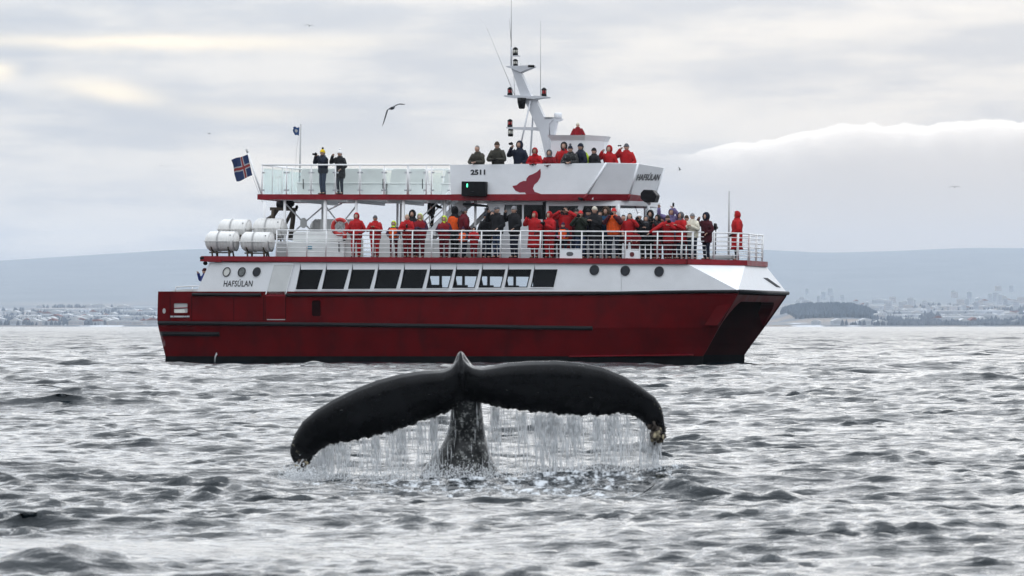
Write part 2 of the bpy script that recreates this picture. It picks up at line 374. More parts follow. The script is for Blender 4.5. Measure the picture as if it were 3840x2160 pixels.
def build_town():
    wall = mat('town_wall', (0.42, 0.45, 0.49), 0.8, scale=0.05); wall2 = mat('town_wall_warm', (0.44, 0.42, 0.42), 0.8, scale=0.05); wall3 = mat('town_wall_grey', (0.36, 0.40, 0.45), 0.8, scale=0.05)
    snow = mat('snowy_roof', (0.50, 0.51, 0.52), 0.8, scale=0.05); hallsnow = mat('bright_snowy_roof', (0.82, 0.83, 0.84), 0.8, scale=0.05); red = mat('red_roof', (0.17, 0.07, 0.06), 0.8, scale=0.05); dark = mat('dark_window', (0.30, 0.33, 0.37), 0.3, scale=0.05)
    def shape(kind, w, dp, h, rr):
        mb = MB(); r = MB(); wn = MB()
        if kind == 'tower':
            mb.box((-w/2, -dp/2, -6), (w/2, dp/2, h)); r.box((-w/2-.4, -dp/2-.4, h), (w/2+.4, dp/2+.4, h+0.9)); r.box((-w/6, -dp/6, h+0.9), (w/6, dp/6, h+3.4))
            for k in range(int(h // 6)): wn.box((-w/2+1.2, -dp/2-0.15, 2.5+k*6), (w/2-1.2, -dp/2+0.1, 4.4+k*6))
        else:
            mb.box((-w/2, -dp/2, -6), (w/2, dp/2, h)); k = 0.9 if kind == 'hall' else 3.2
            r.prism([(-w/2-.6, h), (w/2+.6, h), (w/2+.6, h+.5), (0, h+k+.5) if kind == 'house' else (w/2, h+k), (-w/2-.6, h+.5)] if kind == 'house' else [(-w/2-.6, h), (w/2+.6, h), (w/2*0.9, h+k), (-w/2*0.9, h+k)], -dp/2-.6, dp/2+.6)
            for q in range(-1, 2): wn.box((q*w/3.4-w/9, -dp/2-0.12, h*0.35), (q*w/3.4+w/9, -dp/2+0.1, h*0.7))
        return mb.mesh('wall', rr[0]), r.mesh('roof', rr[1]), wn.mesh('window_band', dark)
    lib = {'tower': [shape('tower', w, 13, h, (m_, snow)) for w, h, m_ in ((12, 24, wall), (15, 30, wall), (20, 21, wall2), (11, 33, wall3))],
           'house': [shape('house', w, 11, h, (m_, r_)) for w, h, m_, r_ in ((14, 5.5, wall, snow), (11, 6, wall, red), (17, 5, wall2, snow), (22, 7, wall, snow), (13, 6, wall3, snow))],
           'hall': [shape('hall', w, 26, h, (m_, hallsnow)) for w, h, m_ in ((60, 7, wall), (42, 9, wall), (85, 8, wall))]}
    labs = {'tower': ('apartment_tower', ['narrow pale tower block in the hazy far town', 'tall broad pale tower block in the hazy far town', 'wide warm toned apartment block in the hazy far town', 'slim grey tower block in the hazy far town'], 'tower block', 'tower blocks of the far town'),
            'house': ('town_house', ['small white house with snowy roof in the far town', 'small white house with red roof in the far town', 'warm toned house with snowy roof in the far town', 'wide white house with snowy roof in the far town', 'small grey house with snowy roof in the far town'], 'house', 'houses of the far town'),
            'hall': ('low_hall', ['long low white roofed hall in the far town', 'shorter high white roofed hall in the far town', 'very long white roofed hall in the far town'], 'hall', 'long halls of the far town')}
    R = random.Random(11)
    def put(kind, px, d):
        x = (px - 1920) / F * d; z = land_z(x, d)
        ki = R.randrange(len(lib[kind])); ms = lib[kind][ki]; nm, lb, ct, gr = labs[kind]; lb = lb[ki] + (', left of the boat' if False else ''); side = px < 1920
        lb = lb.replace('far town', 'far town astern of the boat' if side else 'far town ahead of the bow')
        o = empty(nm, lb, ct, gr); o.location = (x, d, z); o.rotation_euler.z = R.uniform(-0.35, 0.35); s = R.uniform(0.85, 1.15) * (0.5 if kind == 'tower' else 0.8); o.scale = (s * R.uniform(.9, 1.5), s, s)
        for me, nn in zip(ms, ('wall', 'roof', 'window_band')): link(nn, me, o)
    for k in range(74):
        put('house', R.uniform(-20, 585), SHORE + 60 + 2300 * R.random() ** 1.6)
    for k in range(16): put('hall', R.uniform(60, 570), SHORE + 200 + 1900 * R.random())
    for k in range(80):
        px = R.uniform(2950, 3850); d = SHORE + 250 + 3000 * R.random() ** 1.1
        if px < 3260 and d < 5700: d = 5750 + 1200 * R.random()
        put('house', px, d)
    for k in range(40): put('tower', R.uniform(2960, 3850), 6500 + 1900 * R.random())
    for k in range(14):
        px = R.uniform(3250, 3840); put('hall', px, SHORE + 500 + 1900 * R.random())
    for px, d in ((3060, 4790), (3140, 4800), (3240, 4780), (3300, 4760), (3610, 4800), (3810, 4790), (60, 4760), (130, 4770), (200, 4790), (430, 4780), (470, 4765)): put('house', px, d)
    # woods: spruce-like masses, too far off to count
    def wood(name, label, spots, col):
        mb = MB()
        for (x, d, h) in spots:
            z = land_z(x, d) - 1; w = h * R.uniform(0.28, 0.42); a0 = R.random()
            ring = [(x + w * math.cos(a0 + k * 1.2566), d + w * math.sin(a0 + k * 1.2566), z) for k in range(5)]
            ring2 = [(x + w * .75 * math.cos(a0 + .4 + k * 1.2566), d + w * .75 * math.sin(a0 + .4 + k * 1.2566), z + h * .5) for k in range(5)]
            mb.add(ring + ring2 + [(x, d, z + h)], [(k, (k+1) % 5, 5+(k+1) % 5, 5+k) for k in range(5)] + [(5+k, 5+(k+1) % 5, 10) for k in range(5)])
        o = mb.build(name, mat('far_trees_' + name, col, 0.9, scale=0.05)); tag(o, label, 'wood', kind='stuff')
    k0 = (3100 - 1920) / F * 5400
    wood('wooded_knoll', 'dark wooded knoll rising behind the shore fields', [(k0 + R.uniform(-52, 52), 5400 + R.uniform(-200, 120), R.uniform(7, 12)) for _ in range(1500)], (0.055, 0.085, 0.12))
    sp = []
    for _ in range(90):
        px = R.choice([R.uniform(-20, 590), R.uniform(3250, 3860)]); d = SHORE + 40 + 2600 * R.random() ** 1.5
        for _ in range(26): x = (px - 1920) / F * d + R.gauss(0, 22); sp.append((x, d + R.gauss(0, 30), R.uniform(4, 9)))
    wood('town_trees', 'dark masses of trees between the houses of the far town', sp, (0.08, 0.105, 0.14))
    sp = []
    for _ in range(1200):
        px = R.uniform(3380, 3850); d = SHORE + 30 + 150 * R.random(); sp.append(((px - 1920) / F * d, d, R.uniform(3, 7)))
    wood('shore_trees', 'dark belt of trees along the far shoreline', sp, (0.12, 0.145, 0.18))
build_town()
def build_haze():
    mb = MB().box((-12500, -600, -5), (12500, 14200, 330)); m = bpy.data.materials.new('sea_haze'); m.use_nodes = True; t = m.node_tree; t.nodes.clear()
    v = N(t, 'ShaderNodeVolumePrincipled', ins={'Color': (0.77, 0.86, 0.98, 1), 'Density': 0.000058, 'Anisotropy': 0.25})
    o = N(t, 'ShaderNodeOutputMaterial'); t.links.new(v.outputs[0], o.inputs['Volume'])
    h = mb.build('haze', m); tag(h, 'pale haze over the sea and the far shore', 'haze', kind='stuff')
build_haze()
# ------------------------------------------------------------------ the tour boat (local frame: x forward, y to the far side, z up, origin on the near waterline)
YAW, TRIM = math.radians(16), math.radians(0.6)
BO = Vector((-1.45, 150.0, 0.0))
BX = Vector((math.cos(YAW) * math.cos(TRIM), -math.sin(YAW) * math.cos(TRIM), -math.sin(TRIM)))
BY = Vector((math.sin(YAW), math.cos(YAW), 0)); BZ = BX.cross(BY)
BM = Matrix(((BX.x, BY.x, BZ.x, BO.x), (BX.y, BY.y, BZ.y, BO.y), (BX.z, BY.z, BZ.z, BO.z), (0, 0, 0, 1)))
def P(px, py, y=0.0):
    """point on the boat's plane y = const that the photograph's pixel looks at, in boat coordinates"""
    r = pixel_ray(px, py); c = Vector((0, 0, CAM_H)); t = ((BO - c).dot(BY) + y) / r.dot(BY)
    q = c + r * t - BO
    return Vector((q.dot(BX), y, q.dot(BZ)))
def PX(px, py, y=0.0): q = P(px, py, y); return (q.x, q.z)
def OUT(pts, y): return [PX(a, b, y) for a, b in pts]

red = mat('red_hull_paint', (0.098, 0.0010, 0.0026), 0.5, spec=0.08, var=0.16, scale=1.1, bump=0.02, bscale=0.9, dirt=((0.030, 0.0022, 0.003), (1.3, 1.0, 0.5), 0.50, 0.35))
tunnel = mat('tunnel_shade_red', (0.022, 0.0014, 0.002), 0.7, spec=0.05, var=0.2, scale=1.5)  # far hull's dark red: shade of the bow tunnel put into the colour
redband = mat('red_band_paint', (0.22, 0.007, 0.015), 0.4, spec=0.3, var=0.14, scale=2.0, dirt=((0.13, 0.02, 0.025), (2, 2, 5), 0.6, 0.6))
white = mat('white_boat_paint', (0.82, 0.83, 0.85), 0.42, var=0.035, scale=1.5, dirt=((0.50, 0.48, 0.44), (0.9, 0.9, 0.25), 0.60, 0.35))
white_rail = mat('white_rail_paint', (0.80, 0.80, 0.80), 0.4, var=0.05, scale=3)
offwhite = mat('bench_plastic', (0.66, 0.67, 0.66), 0.5, var=0.05, scale=2, dirt=((0.4, 0.4, 0.38), (3, 3, 3), 0.62, 0.4))
greyp = mat('grey_panel_paint', (0.42, 0.42, 0.42), 0.5, var=0.06, scale=2)
black = mat('black_rubber', (0.009, 0.010, 0.012), 0.6, spec=0.2, var=0.3, scale=4, bump=0.006, bscale=9)
boot = mat('black_antifouling', (0.006, 0.007, 0.008), 0.8, spec=0.05, var=0.4, scale=3, bump=0.004, bscale=6)
deckm = mat('deck_paint', (0.22, 0.23, 0.24), 0.7, var=0.15, scale=3)
ink = mat('black_lettering', (0.010, 0.011, 0.016), 0.45, var=0.1, scale=3)
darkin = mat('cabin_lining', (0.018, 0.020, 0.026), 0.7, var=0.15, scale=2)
steel = mat('stainless_steel', (0.45, 0.46, 0.48), 0.3, metal=0.9, var=0.1, scale=5)
rust = mat('weathered_steel', (0.060, 0.045, 0.030), 0.7, metal=0.2, var=0.4, scale=5, bump=0.01, bscale=20)
lampblack = mat('lamp_housing', (0.006, 0.006, 0.007), 0.5, spec=0.15, var=0.2, scale=8)
def glass_mat(name, tint, see, rough=0.03, refl=(0.9, 0.95, 1.0)):
    m = bpy.data.materials.new(name); m.use_nodes = True; t = m.node_tree; t.nodes.clear()
    tr = N(t, 'ShaderNodeBsdfTransparent', ins={0: tint + (1,)}); gl = N(t, 'ShaderNodeBsdfGlossy', ins={'Color': refl + (1,), 'Roughness': rough})
    fr = N(t, 'ShaderNodeFresnel', ins={'IOR': 1.5}); k = M_(t, 'MULTIPLY', fr.outputs[0], see, clamp=True)
    mx = N(t, 'ShaderNodeMixShader', ins={0: k, 1: tr.outputs[0], 2: gl.outputs[0]})
    t.links.new(mx.outputs[0], N(t, 'ShaderNodeOutputMaterial').inputs[0]); return m
tinted = glass_mat('tinted_window_glass', (0.95, 0.96, 0.965), 0.22)
clearg = glass_mat('clear_rail_glass', (0.935, 0.96, 0.95), 0.4)
portg = mat('dark_porthole_glass', (0.012, 0.016, 0.024), 0.08, var=0.2, scale=3)
portpale = mat('painted_sky_pane', (0.72, 0.72, 0.68), 0.3, var=0.04, scale=6); portmid = mat('grey_porthole_pane', (0.17, 0.18, 0.18), 0.3, var=0.2, scale=6)  # pale pane: bright sky beyond the porthole put into its colour

boat = empty('tour_boat', 'red and white catamaran tour boat crowded with passengers', 'boat'); boat.matrix_world = BM
BEAM = 8.6
Z_SHEER = P(1400, 1103).z - 0.02; Z_DECK = P(1800, 970).z

# --- hulls
def y_side(aft, z):
    """how far the outer skin lies inside the beam: tumble below the knuckle, flare toward the stem"""
    kn = max(0.0, 1.45 - z) / 1.45; fl = max(0.0, min(1.0, (2.7 - z) / 1.7))
    return 0.34 * kn ** 1.1 + 0.55 * fl * max(0.0, 1 - max(0, aft) / 5.2) ** 2
def hull_side(mirror):
    zs_y = [(1093, 593, 2770), (1108, 592, 2764), (1150, 591, 2738), (1200, 590, 2706), (1230, 593, 2686), (1300, 604, 2641), (1336, 610, 2618)]
    up, lo = MB(), MB()
    def ring(y_px, xs_px, xb_px, first):
        a = P(xs_px, y_px); b = P(xb_px, y_px); z = a.z
        pts = []
        for i in range(41):
            s = i / 40.0; s2 = s if s < 0.6 else s
            x = a.x + (b.x - a.x) * s2; zz = z + (b.z - z) * s2 if first else (a.z * (1 - s2) + b.z * s2)
            aft = b.x - x
            y0 = y_side(aft, zz); fl = max(0.0, min(1.0, (2.7 - zz) / 1.7))
            wdt = 0.05 + 0.07 * (1 - fl) + (1.95 + 0.1 * fl) * min(1.0, aft / 3.6) ** 0.7
            pts.append((x, zz, y0, y0 + wdt))
        return pts
    rings = [ring(*r, i == 0) for i, r in enumerate(zs_y)]
    bot = [(p[0] - 0.05, -0.75, p[2] + 0.12, p[3] - 0.1) for p in rings[-1]]
    def put(mb, A, B_):
        n = len(A); fy = (lambda y: BEAM - y) if mirror else (lambda y: y)
        vs = [(p[0], fy(p[2]), p[1]) for p in A] + [(p[0], fy(p[3]), p[1]) for p in A] + [(p[0], fy(p[2]), p[1]) for p in B_] + [(p[0], fy(p[3]), p[1]) for p in B_]
        fs = []
        for i in range(n - 1):
            fs += [(i, 2*n+i, 2*n+i+1, i+1), (n+i, n+i+1, 3*n+i+1, 3*n+i)]
        fs += [(0, n, 3*n, 2*n), (n-1, 2*n+n-1, 3*n+n-1, n+n-1)]
        if mirror: fs = [f[::-1] for f in fs]
        mb.add(vs, fs, 0, False)
    for i in range(len(rings) - 1): put(up, rings[i], rings[i+1])
    put(lo, rings[-1], bot)
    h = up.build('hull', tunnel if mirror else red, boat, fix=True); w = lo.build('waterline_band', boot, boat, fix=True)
    for o in (h, w):
        for p in o.data.polygons: p.use_smooth = True
        e = o.modifiers.new('split', 'EDGE_SPLIT'); e.split_angle = math.radians(25)
    return h
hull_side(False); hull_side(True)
XB = P(2770, 1098).x; XS = P(595, 1100).x
# bridging deck between the hulls, raked red bow beam with the rounded tunnel mouth
mb = MB(); zt = P(2800, 1130, 0.6).z
mb.box((XS + 0.25, 1.9, zt - 0.15), (XB - 2.6, BEAM - 1.9, Z_SHEER - 0.35)); mb.build('bridge_deck', boot, boat)
mb = MB(); zs = Z_SHEER + 0.12; rk = (P(2770, 1105).x - P(2618, 1336).x) / (P(2770, 1105).z - P(2618, 1336).z)
n = 10; top = []; low = []
for i in range(41):
    y = 0.10 + (BEAM - 0.20) * i / 40.0; e = max(0, min(y, BEAM - y) - 0.62)
    zl = zt if e > 1.0 else zt - (1.0 - math.sqrt(max(0, 1 - (1 - e) ** 2))) * 0.9
    top.append((y, zs)); low.append((y, zl))
vs = []
for (y, a), (_, b) in zip(top, low):
    for z, off in ((a, 0), (b, 0), (b, -0.5), (a, -0.5)): vs.append((XB - 0.06 + (z - zs) * rk + off, y, z))
fs = []
for i in range(40):
    a, b = 4*i, 4*i+4
    fs += [(a, a+1, b+1, b), (a+1, a+2, b+2, b+1), (a+2, a+3, b+3, b+2)]
mb.add(vs, fs + [(0,3,2,1), (160,161,162,163)], 0, False); mb.build('bow_beam', red, boat, fix=True)
# stern bulwark cheek rising above the cabin deck edge, closing transom
mb = MB(); q = OUT([(593, 1093), (722, 1097), (722, 1120), (592, 1120)], 0.0); mb.prism(q, 0.012, 0.10); mb.build('bulwark', red, boat)
mb = MB(); mb.prism(OUT([(597, 1105), (594, 1200), (612, 1318), (630, 1318), (612, 1200), (612, 1105)], 0.0), 0.36, BEAM - 0.36); mb.build('transom', red, boat)
# --- rubbing strakes
def strake(pts, h, name='rubbing_strake', m=None, y=-0.055, thick=0.10):
    mb = MB(); q = [P(a, b, 0.0) for a, b in pts]
    for s, e in zip(q, q[1:]):
        vs = []
        for p in (s, e):
            y0 = y_side(XB - p.x - (Z_SHEER - p.z) * rk, p.z)
            for k in range(7):
                a = math.pi * (0.5 + k / 6.0); vs.append((p.x, y0 + thick * math.cos(a), p.z + h / 2 * math.sin(a)))
            vs.append((p.x, y0 + 0.03, p.z - h / 2)); vs.append((p.x, y0 + 0.03, p.z + h / 2))
        mb.add(vs, [(k, k+1, 9+k+1, 9+k) for k in range(6)] + [(8, 0, 9, 17), (6, 7, 16, 15)], 0, False)
    first, last = mb.v[:9], mb.v[-9:]
    mb.add(first, [tuple(range(9))]); mb.add(last, [tuple(range(9))])
    o = mb.build(name, m or black, boat, fix=True); return o
def lin(pts, n):
    out = []
    for i in range(n + 1):
        s = i / n * (len(pts) - 1); k = min(int(s), len(pts) - 2); f = s - k
        out.append((pts[k][0] + (pts[k+1][0] - pts[k][0]) * f, pts[k][1] + (pts[k+1][1] - pts[k][1]) * f))
    return out
strake(lin([(722, 1104), (850, 1105), (980, 1106)], 4), 0.125)
strake(lin([(1073, 1106), (1700, 1106), (2200, 1101), (2612, 1094), (2768, 1093)], 24), 0.125)
# front length of the upper strake across the bow
mb = MB(); mb.tube([(XB + 0.02, 0.05, P(2768, 1093).z), (XB + 0.02, BEAM - 0.05, P(2768, 1093).z)], (0.075), 10); mb.build('rubbing_strake', black, boat)
strake(lin([(594, 1211), (1240, 1217), (1760, 1224), (2222, 1231)], 24), 0.15)
strake(lin([(600, 1251), (820, 1253)], 4), 0.17)
strake(lin([(2130, 1337), (2400, 1334), (2585, 1332)], 8), 0.05, 'spray_rail', redband, thick=0.16)
# --- fittings in the hull side
def rounded(px0, py0, px1, py1, r, y, n=5):
    pts = []
    for cx, cy, a0 in ((px1 - r, py0 + r, -90), (px1 - r, py1 - r, 0), (px0 + r, py1 - r, 90), (px0 + r, py0 + r, 180)):
        for i in range(n + 1):
            a = math.radians(a0 + 90 * i / n); pts.append((cx + r * math.cos(a), cy + r * math.sin(a)))
    return [PX(a, b, y) for a, b in pts]
def frame_ring(outer, inner, y0, y1):
    """flat ring between two outlines with equal point count"""
    mb = MB(); n = len(outer)
    vs = [(p[0], y0, p[1]) for p in outer] + [(p[0], y0, p[1]) for p in inner] + [(p[0], y1, p[1]) for p in outer] + [(p[0], y1, p[1]) for p in inner]
    fs = []
    for i in range(n):
        j = (i + 1) % n; fs += [(i, j, n+j, n+i), (i, 2*n+i, 2*n+j, j), (n+i, n+j, 3*n+j, 3*n+i)]
    return mb.add(vs, fs)
darkred = mat('recess_dark_red', (0.010, 0.001, 0.0015), 0.8, spec=0.05, var=0.3, scale=4)
r_ = MB().prism(rounded(1169, 1125, 1204, 1187, 8, 0), -0.006, 0.03).build('hull_recess', darkred, boat)
frame_ring(rounded(1166, 1122, 1207, 1190, 9, 0), rounded(1170, 1126, 1203, 1186, 7, 0), -0.03, 0.02).build('frame', red, r_, fix=True)
mo = MB().prism(rounded(652, 1136, 705, 1174, 5, 0), -0.004, 0.03).build('mooring_port', greyp, boat)
frame_ring(rounded(649, 1133, 708, 1177, 7, 0), rounded(653, 1137, 704, 1173, 4, 0), -0.03, 0.02).build('frame', red, mo, fix=True)
MB().prism(OUT([(654, 1160), (692, 1160), (694, 1173), (653, 1173)], 0), -0.008, 0.02).build('painted_daylight', portpale, mo)  # pale plate painted as the daylight showing through the port
MB().tube([P(653, 1156, -0.012), P(704, 1154, -0.012)], 0.02, 6).build('roller', redband, mo)
MB().prism(OUT([(640, 1184), (712, 1184), (711, 1190), (640, 1190)], 0), -0.03, 0.02).build('scuff_plate', steel, boat)
mb = MB(); c = P(616, 1166); mb.tube([(c.x, -0.03, c.z), (c.x, 0.02, c.z)], [(0.06, 0.10), (0.06, 0.10)], 14, smooth=False); mb.build('hawse_hole', greyp, boat)
for x0 in (638, 719, 877, 988, 994, 1071):
    mb = MB(); mb.prism(OUT([(x0 - 1, 1112), (x0 + 1, 1112), (x0 + 1, 1202), (x0 - 1, 1202)], 0), -0.006, 0.01); mb.build('plate_seam', darkred, boat)
# --- main deck slab, its red edge and the white bow shoulder
A = P(2575, 978); XA = A.x; XF = P(2795, 1000, 2.5).x
deck_out = [(P(760, 975).x, 0.0), (XA, 0.0), (XF, 2.5), (XF, BEAM - 2.5), (XA, BEAM), (P(760, 975).x, BEAM)]
def slab(outl, z0, z1, name, m, inset=0.0):
    mb = MB(); n = len(outl); cx = sum(p[0] for p in outl) / n; cy = sum(p[1] for p in outl) / n
    vs = [(p[0], p[1], z0) for p in outl] + [(p[0], p[1], z1) for p in outl]
    return mb.add(vs, [tuple(range(n-1, -1, -1)), tuple(range(n, 2*n))] + [(i, (i+1) % n, n+(i+1) % n, n+i) for i in range(n)]).build(name, m, boat, fix=True)
zb0 = P(1800, 984).z
slab(deck_out, zb0 + 0.01, Z_DECK - 0.012, 'main_deck', deckm)
mb = MB(); n = len(deck_out)
for i in (0, 1, 2, 3, 4, 5):
    a, b = deck_out[i], deck_out[(i+1) % n]; d = Vector((b[0]-a[0], b[1]-a[1], 0)).normalized(); nn = Vector((d.y, -d.x, 0)) * 0.07
    vs = []
    for p in (a, b):
        for o_ in (nn, -nn * 0.6):
            for z in (zb0 - 0.02, Z_DECK + 0.035): vs.append((p[0] + o_.x, p[1] + o_.y, z))
    mb.add(vs, [(0, 4, 5, 1), (2, 3, 7, 6), (1, 5, 7, 3), (0, 2, 6, 4), (0, 1, 3, 2), (4, 6, 7, 5)])
mb.build('deck_edge', redband, boat, fix=True)
zsh = Z_SHEER + 0.02; cA = (XA, 0.03, zb0); cB = (XB - 0.03, 0.03, P(2770, 1089).z); fA = (XF, 2.5, zb0); fB = (XF, BEAM - 2.5, zb0); cC = (XB - 0.03, BEAM - 0.03, P(2770, 1089).z); dA = (XA, BEAM - 0.03, zb0)
back = (XA - 2.5, 0.03, zb0); backl = (XA - 2.5, 0.03, zsh)
mb = MB(); mb.add([cA, cB, fA, fB, cC, dA, back, backl, (XA - 2.5, BEAM - .03, zb0), (XA - 2.5, BEAM - .03, zsh)], [(6, 7, 1, 0), (0, 1, 2), (1, 4, 3, 2), (4, 5, 3), (5, 4, 9, 8)])
sh = mb.build('bow_shoulder', white, boat)
# mooring slot in the front facet
def on_facet(px, py):
    r = BM.inverted().to_3x3() @ pixel_ray(px, py); o = BM.inverted() @ Vector((0, 0, CAM_H))
    a, b, c = Vector(cB), Vector(cC), Vector(fA); nn = (b - a).cross(c - a).normalized(); t = (a - o).dot(nn) / r.dot(nn); return o + r * t, nn
q = [on_facet(*p) for p in ((2862, 1042), (2877, 1043), (2926, 1078), (2912, 1076))]
nn = q[0][1]; nn = nn if nn.x > 0 else -nn
mb = MB(); vs = [p + nn * 0.02 for p, _ in q] + [p - nn * 0.05 for p, _ in q]
mb.add(vs, [(0,1,2,3), (0,4,5,1), (1,5,6,2), (2,6,7,3), (3,7,4,0)]); mb.build('mooring_slot', darkin, sh, fix=True)
# --- lower cabin: near wall with ten raked windows, far wall with openings, dark lining
WT, WB = [], []
for i in range(10):
    k = i / 9.0; xt = 1128.5 + 97.55 * i; yb = 1085 - 8.5 * k; xb = 1109 + (1990 - 1109) * k
    WT.append((xt, 1011 - 1 * k, xt + 82.5 + 2 * k)); WB.append((xb, yb, xb + 81 + 4.5 * k))
mb = MB(); y0, y1 = 0.03, 0.10
def quad(pts): mb.prism(OUT(pts, 0.03), y0, y1)
ztop_px, bot_px = 984, 1101
XR = 1920 + 0  # right end of the window run handled below
quad([(788, 984), (1010, 984), (1000, 1100), (735, 1100)])
quad([(1010, 984), (WT[0][0], 984), (WB[0][0] - 3, 1101), (1000, 1100)])
for i in range(10):
    a, b = WT[i], WB[i]
    quad([(a[0], 984), (a[2], 984), (a[2], a[1]), (a[0], a[1])])
    quad([(b[0], b[1]), (b[2], b[1]), (b[2] - 3, 1101 - 1.0 * (i > 5)), (b[0] - 3, 1101 - 1.0 * (i > 5))])
    nx = WT[i+1] if i < 9 else (2110, 0, 0); nb = WB[i+1] if i < 9 else (2090, b[1], 0)
    quad([(a[2], 984), (nx[0], 984), (nb[0] - 3, 1101 - 1.0 * (i > 5)), (b[2] - 3, 1101 - 1.0 * (i > 5)), (b[2], b[1]), (a[2], a[1])] if i < 9 else [(a[2], 984), (2110, 984), (2090, 1100), (b[2] - 3, 1100), (b[2], b[1]), (a[2], a[1])])
quad([(2110, 984), (2330, 985), (2330, 1097), (2090, 1100)])
cab = mb.build('cabin_wall', white, boat)
back_x = XA - 2.5
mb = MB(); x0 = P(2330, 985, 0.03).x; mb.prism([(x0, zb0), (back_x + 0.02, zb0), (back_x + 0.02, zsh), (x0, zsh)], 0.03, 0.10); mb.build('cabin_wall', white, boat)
for i in range(10):
    a, b = WT[i], WB[i]
    o4 = OUT([(a[0], a[1]), (a[2], a[1]), (b[2], b[1]), (b[0], b[1])], 0.03); i4 = OUT([(a[0] + 2.5, a[1] + 2.5), (a[2] - 3.5, a[1] + 2.5), (b[2] - 2.5, b[1] - 2.5), (b[0] + 3.5, b[1] - 2.5)], 0.03)
    w = frame_ring(o4, i4, 0.012, 0.075).build('window', black, boat, fix=True)
    MB().prism(i4, 0.055, 0.065).build('pane', tinted, w)
    MB().prism(OUT([(b[0] - 3, b[1] + 2.5), (b[2] - 3, b[1] + 2.5), (b[2] - 5, b[1] + 4.5), (b[0] - 5, b[1] + 4.5)], 0.03), 0.0, 0.04).build('sill', white_rail, w)
# cabin inside
xl, xr = P(745, 1100).x, P(2560, 1100).x
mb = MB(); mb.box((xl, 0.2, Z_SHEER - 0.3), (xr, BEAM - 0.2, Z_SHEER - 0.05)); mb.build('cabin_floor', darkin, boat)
mb = MB(); xm = P(1590, 1050, 2.0).x
mb.box((xl + 0.3, 2.2, Z_SHEER - 0.05), (xm, 2.3, zb0)); mb.build('bulkhead', darkin, boat)
mb = MB(); xk = P(2068, 1050, 3.5).x
mb.box((xk, 0.9, Z_SHEER - 0.05), (xk + 4.0, 1.0, zb0)); mb.build('bulkhead', darkin, boat)
mb = MB(); mb.box((xl + 0.3, 0.12, zb0 - 0.05), (xr, BEAM - 0.12, zb0 - 0.005)); mb.build('cabin_ceiling', darkin, boat)
# far wall with its own windows
zw0, zw1 = P(1700, 1084, BEAM).z, P(1700, 1036, BEAM).z
mb = MB(); yw0, yw1 = BEAM - 0.10, BEAM - 0.03
mb.box((xl, yw0, Z_SHEER - 0.05), (xr, yw1, zw0)); mb.box((xl, yw0, zw1), (xr, yw1, zb0)); x = P(1560, 1050, BEAM).x; mb.box((xl, yw0, zw0), (x, yw1, zw1))
ends = [P(p, 1050, BEAM).x for p in (1654, 1740, 1834, 1932, 2010)]
for e in ends: mb.box((e - 0.05, yw0, zw0), (e + 0.05, yw1, zw1))
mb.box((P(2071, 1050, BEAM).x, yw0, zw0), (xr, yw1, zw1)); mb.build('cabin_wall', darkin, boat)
for i, p in enumerate([1612, 1708, 1805, 1900]):
    c = P(p, 1070, 1.3); mb = MB(); z0 = Z_SHEER - 0.05
    mb.tube([(c.x, 1.3, z0), (c.x - 0.02, 1.3, z0 + 0.5), (c.x - 0.14, 1.3, z0 + 0.95)], [(0.05, 0.24)] * 3, 8); mb.box((c.x - 0.05, 1.06, z0 + 0.35), (c.x + 0.42, 1.54, z0 + 0.45)); mb.build('cabin_seat', black, boat)
# --- portholes
def porthole(px, py, rx, rz, glass, tilt=0.0):
    c = P(px, py, 0.03); ro = [(c.x + (rx + .03) * math.cos(a) + tilt * math.sin(a) * rz, c.z + (rz + .03) * math.sin(a)) for a in [2*math.pi*i/24 for i in range(24)]]
    ri = [(c.x + rx * math.cos(a) + tilt * math.sin(a) * rz, c.z + rz * math.sin(a)) for a in [2*math.pi*i/24 for i in range(24)]]
    w = frame_ring(ro, ri, -0.01, 0.05).build('porthole', ink, boat, fix=True); MB().prism(ri, 0.012, 0.024).build('pane', glass, w)
for px, g in ((850.5, portpale), (907, portmid), (963, portg)): porthole(px, 1019.5, 0.125, 0.15, g, 0.22)
for px, py in ((2229, 1012.5), (2345, 1015), (2472, 1018)): porthole(px, py, 0.15, 0.16, portg, 0.08)
# --- side door
o4 = OUT([(1022, 987), (1103, 987), (1073, 1104), (995, 1104)], 0.0); i4 = OUT([(1028, 993), (1099, 993), (1070, 1104), (999, 1104)], 0.0)
dr = frame_ring(o4, i4, -0.012, 0.035).build('side_door', white, boat, fix=True)
MB().prism(i4, 0.0, 0.032).build('door_leaf', offwhite, dr)
MB().prism(OUT([(997, 1105), (1071, 1105), (1070, 1110), (997, 1110)], 0.0), -0.008, 0.03).build('threshold', redband, dr)
MB().prism(OUT([(1000, 1197), (1070, 1197), (1068, 1200), (1003, 1200)], 0.0), -0.003, 0.02).build('chipped_paint', greyp, dr)
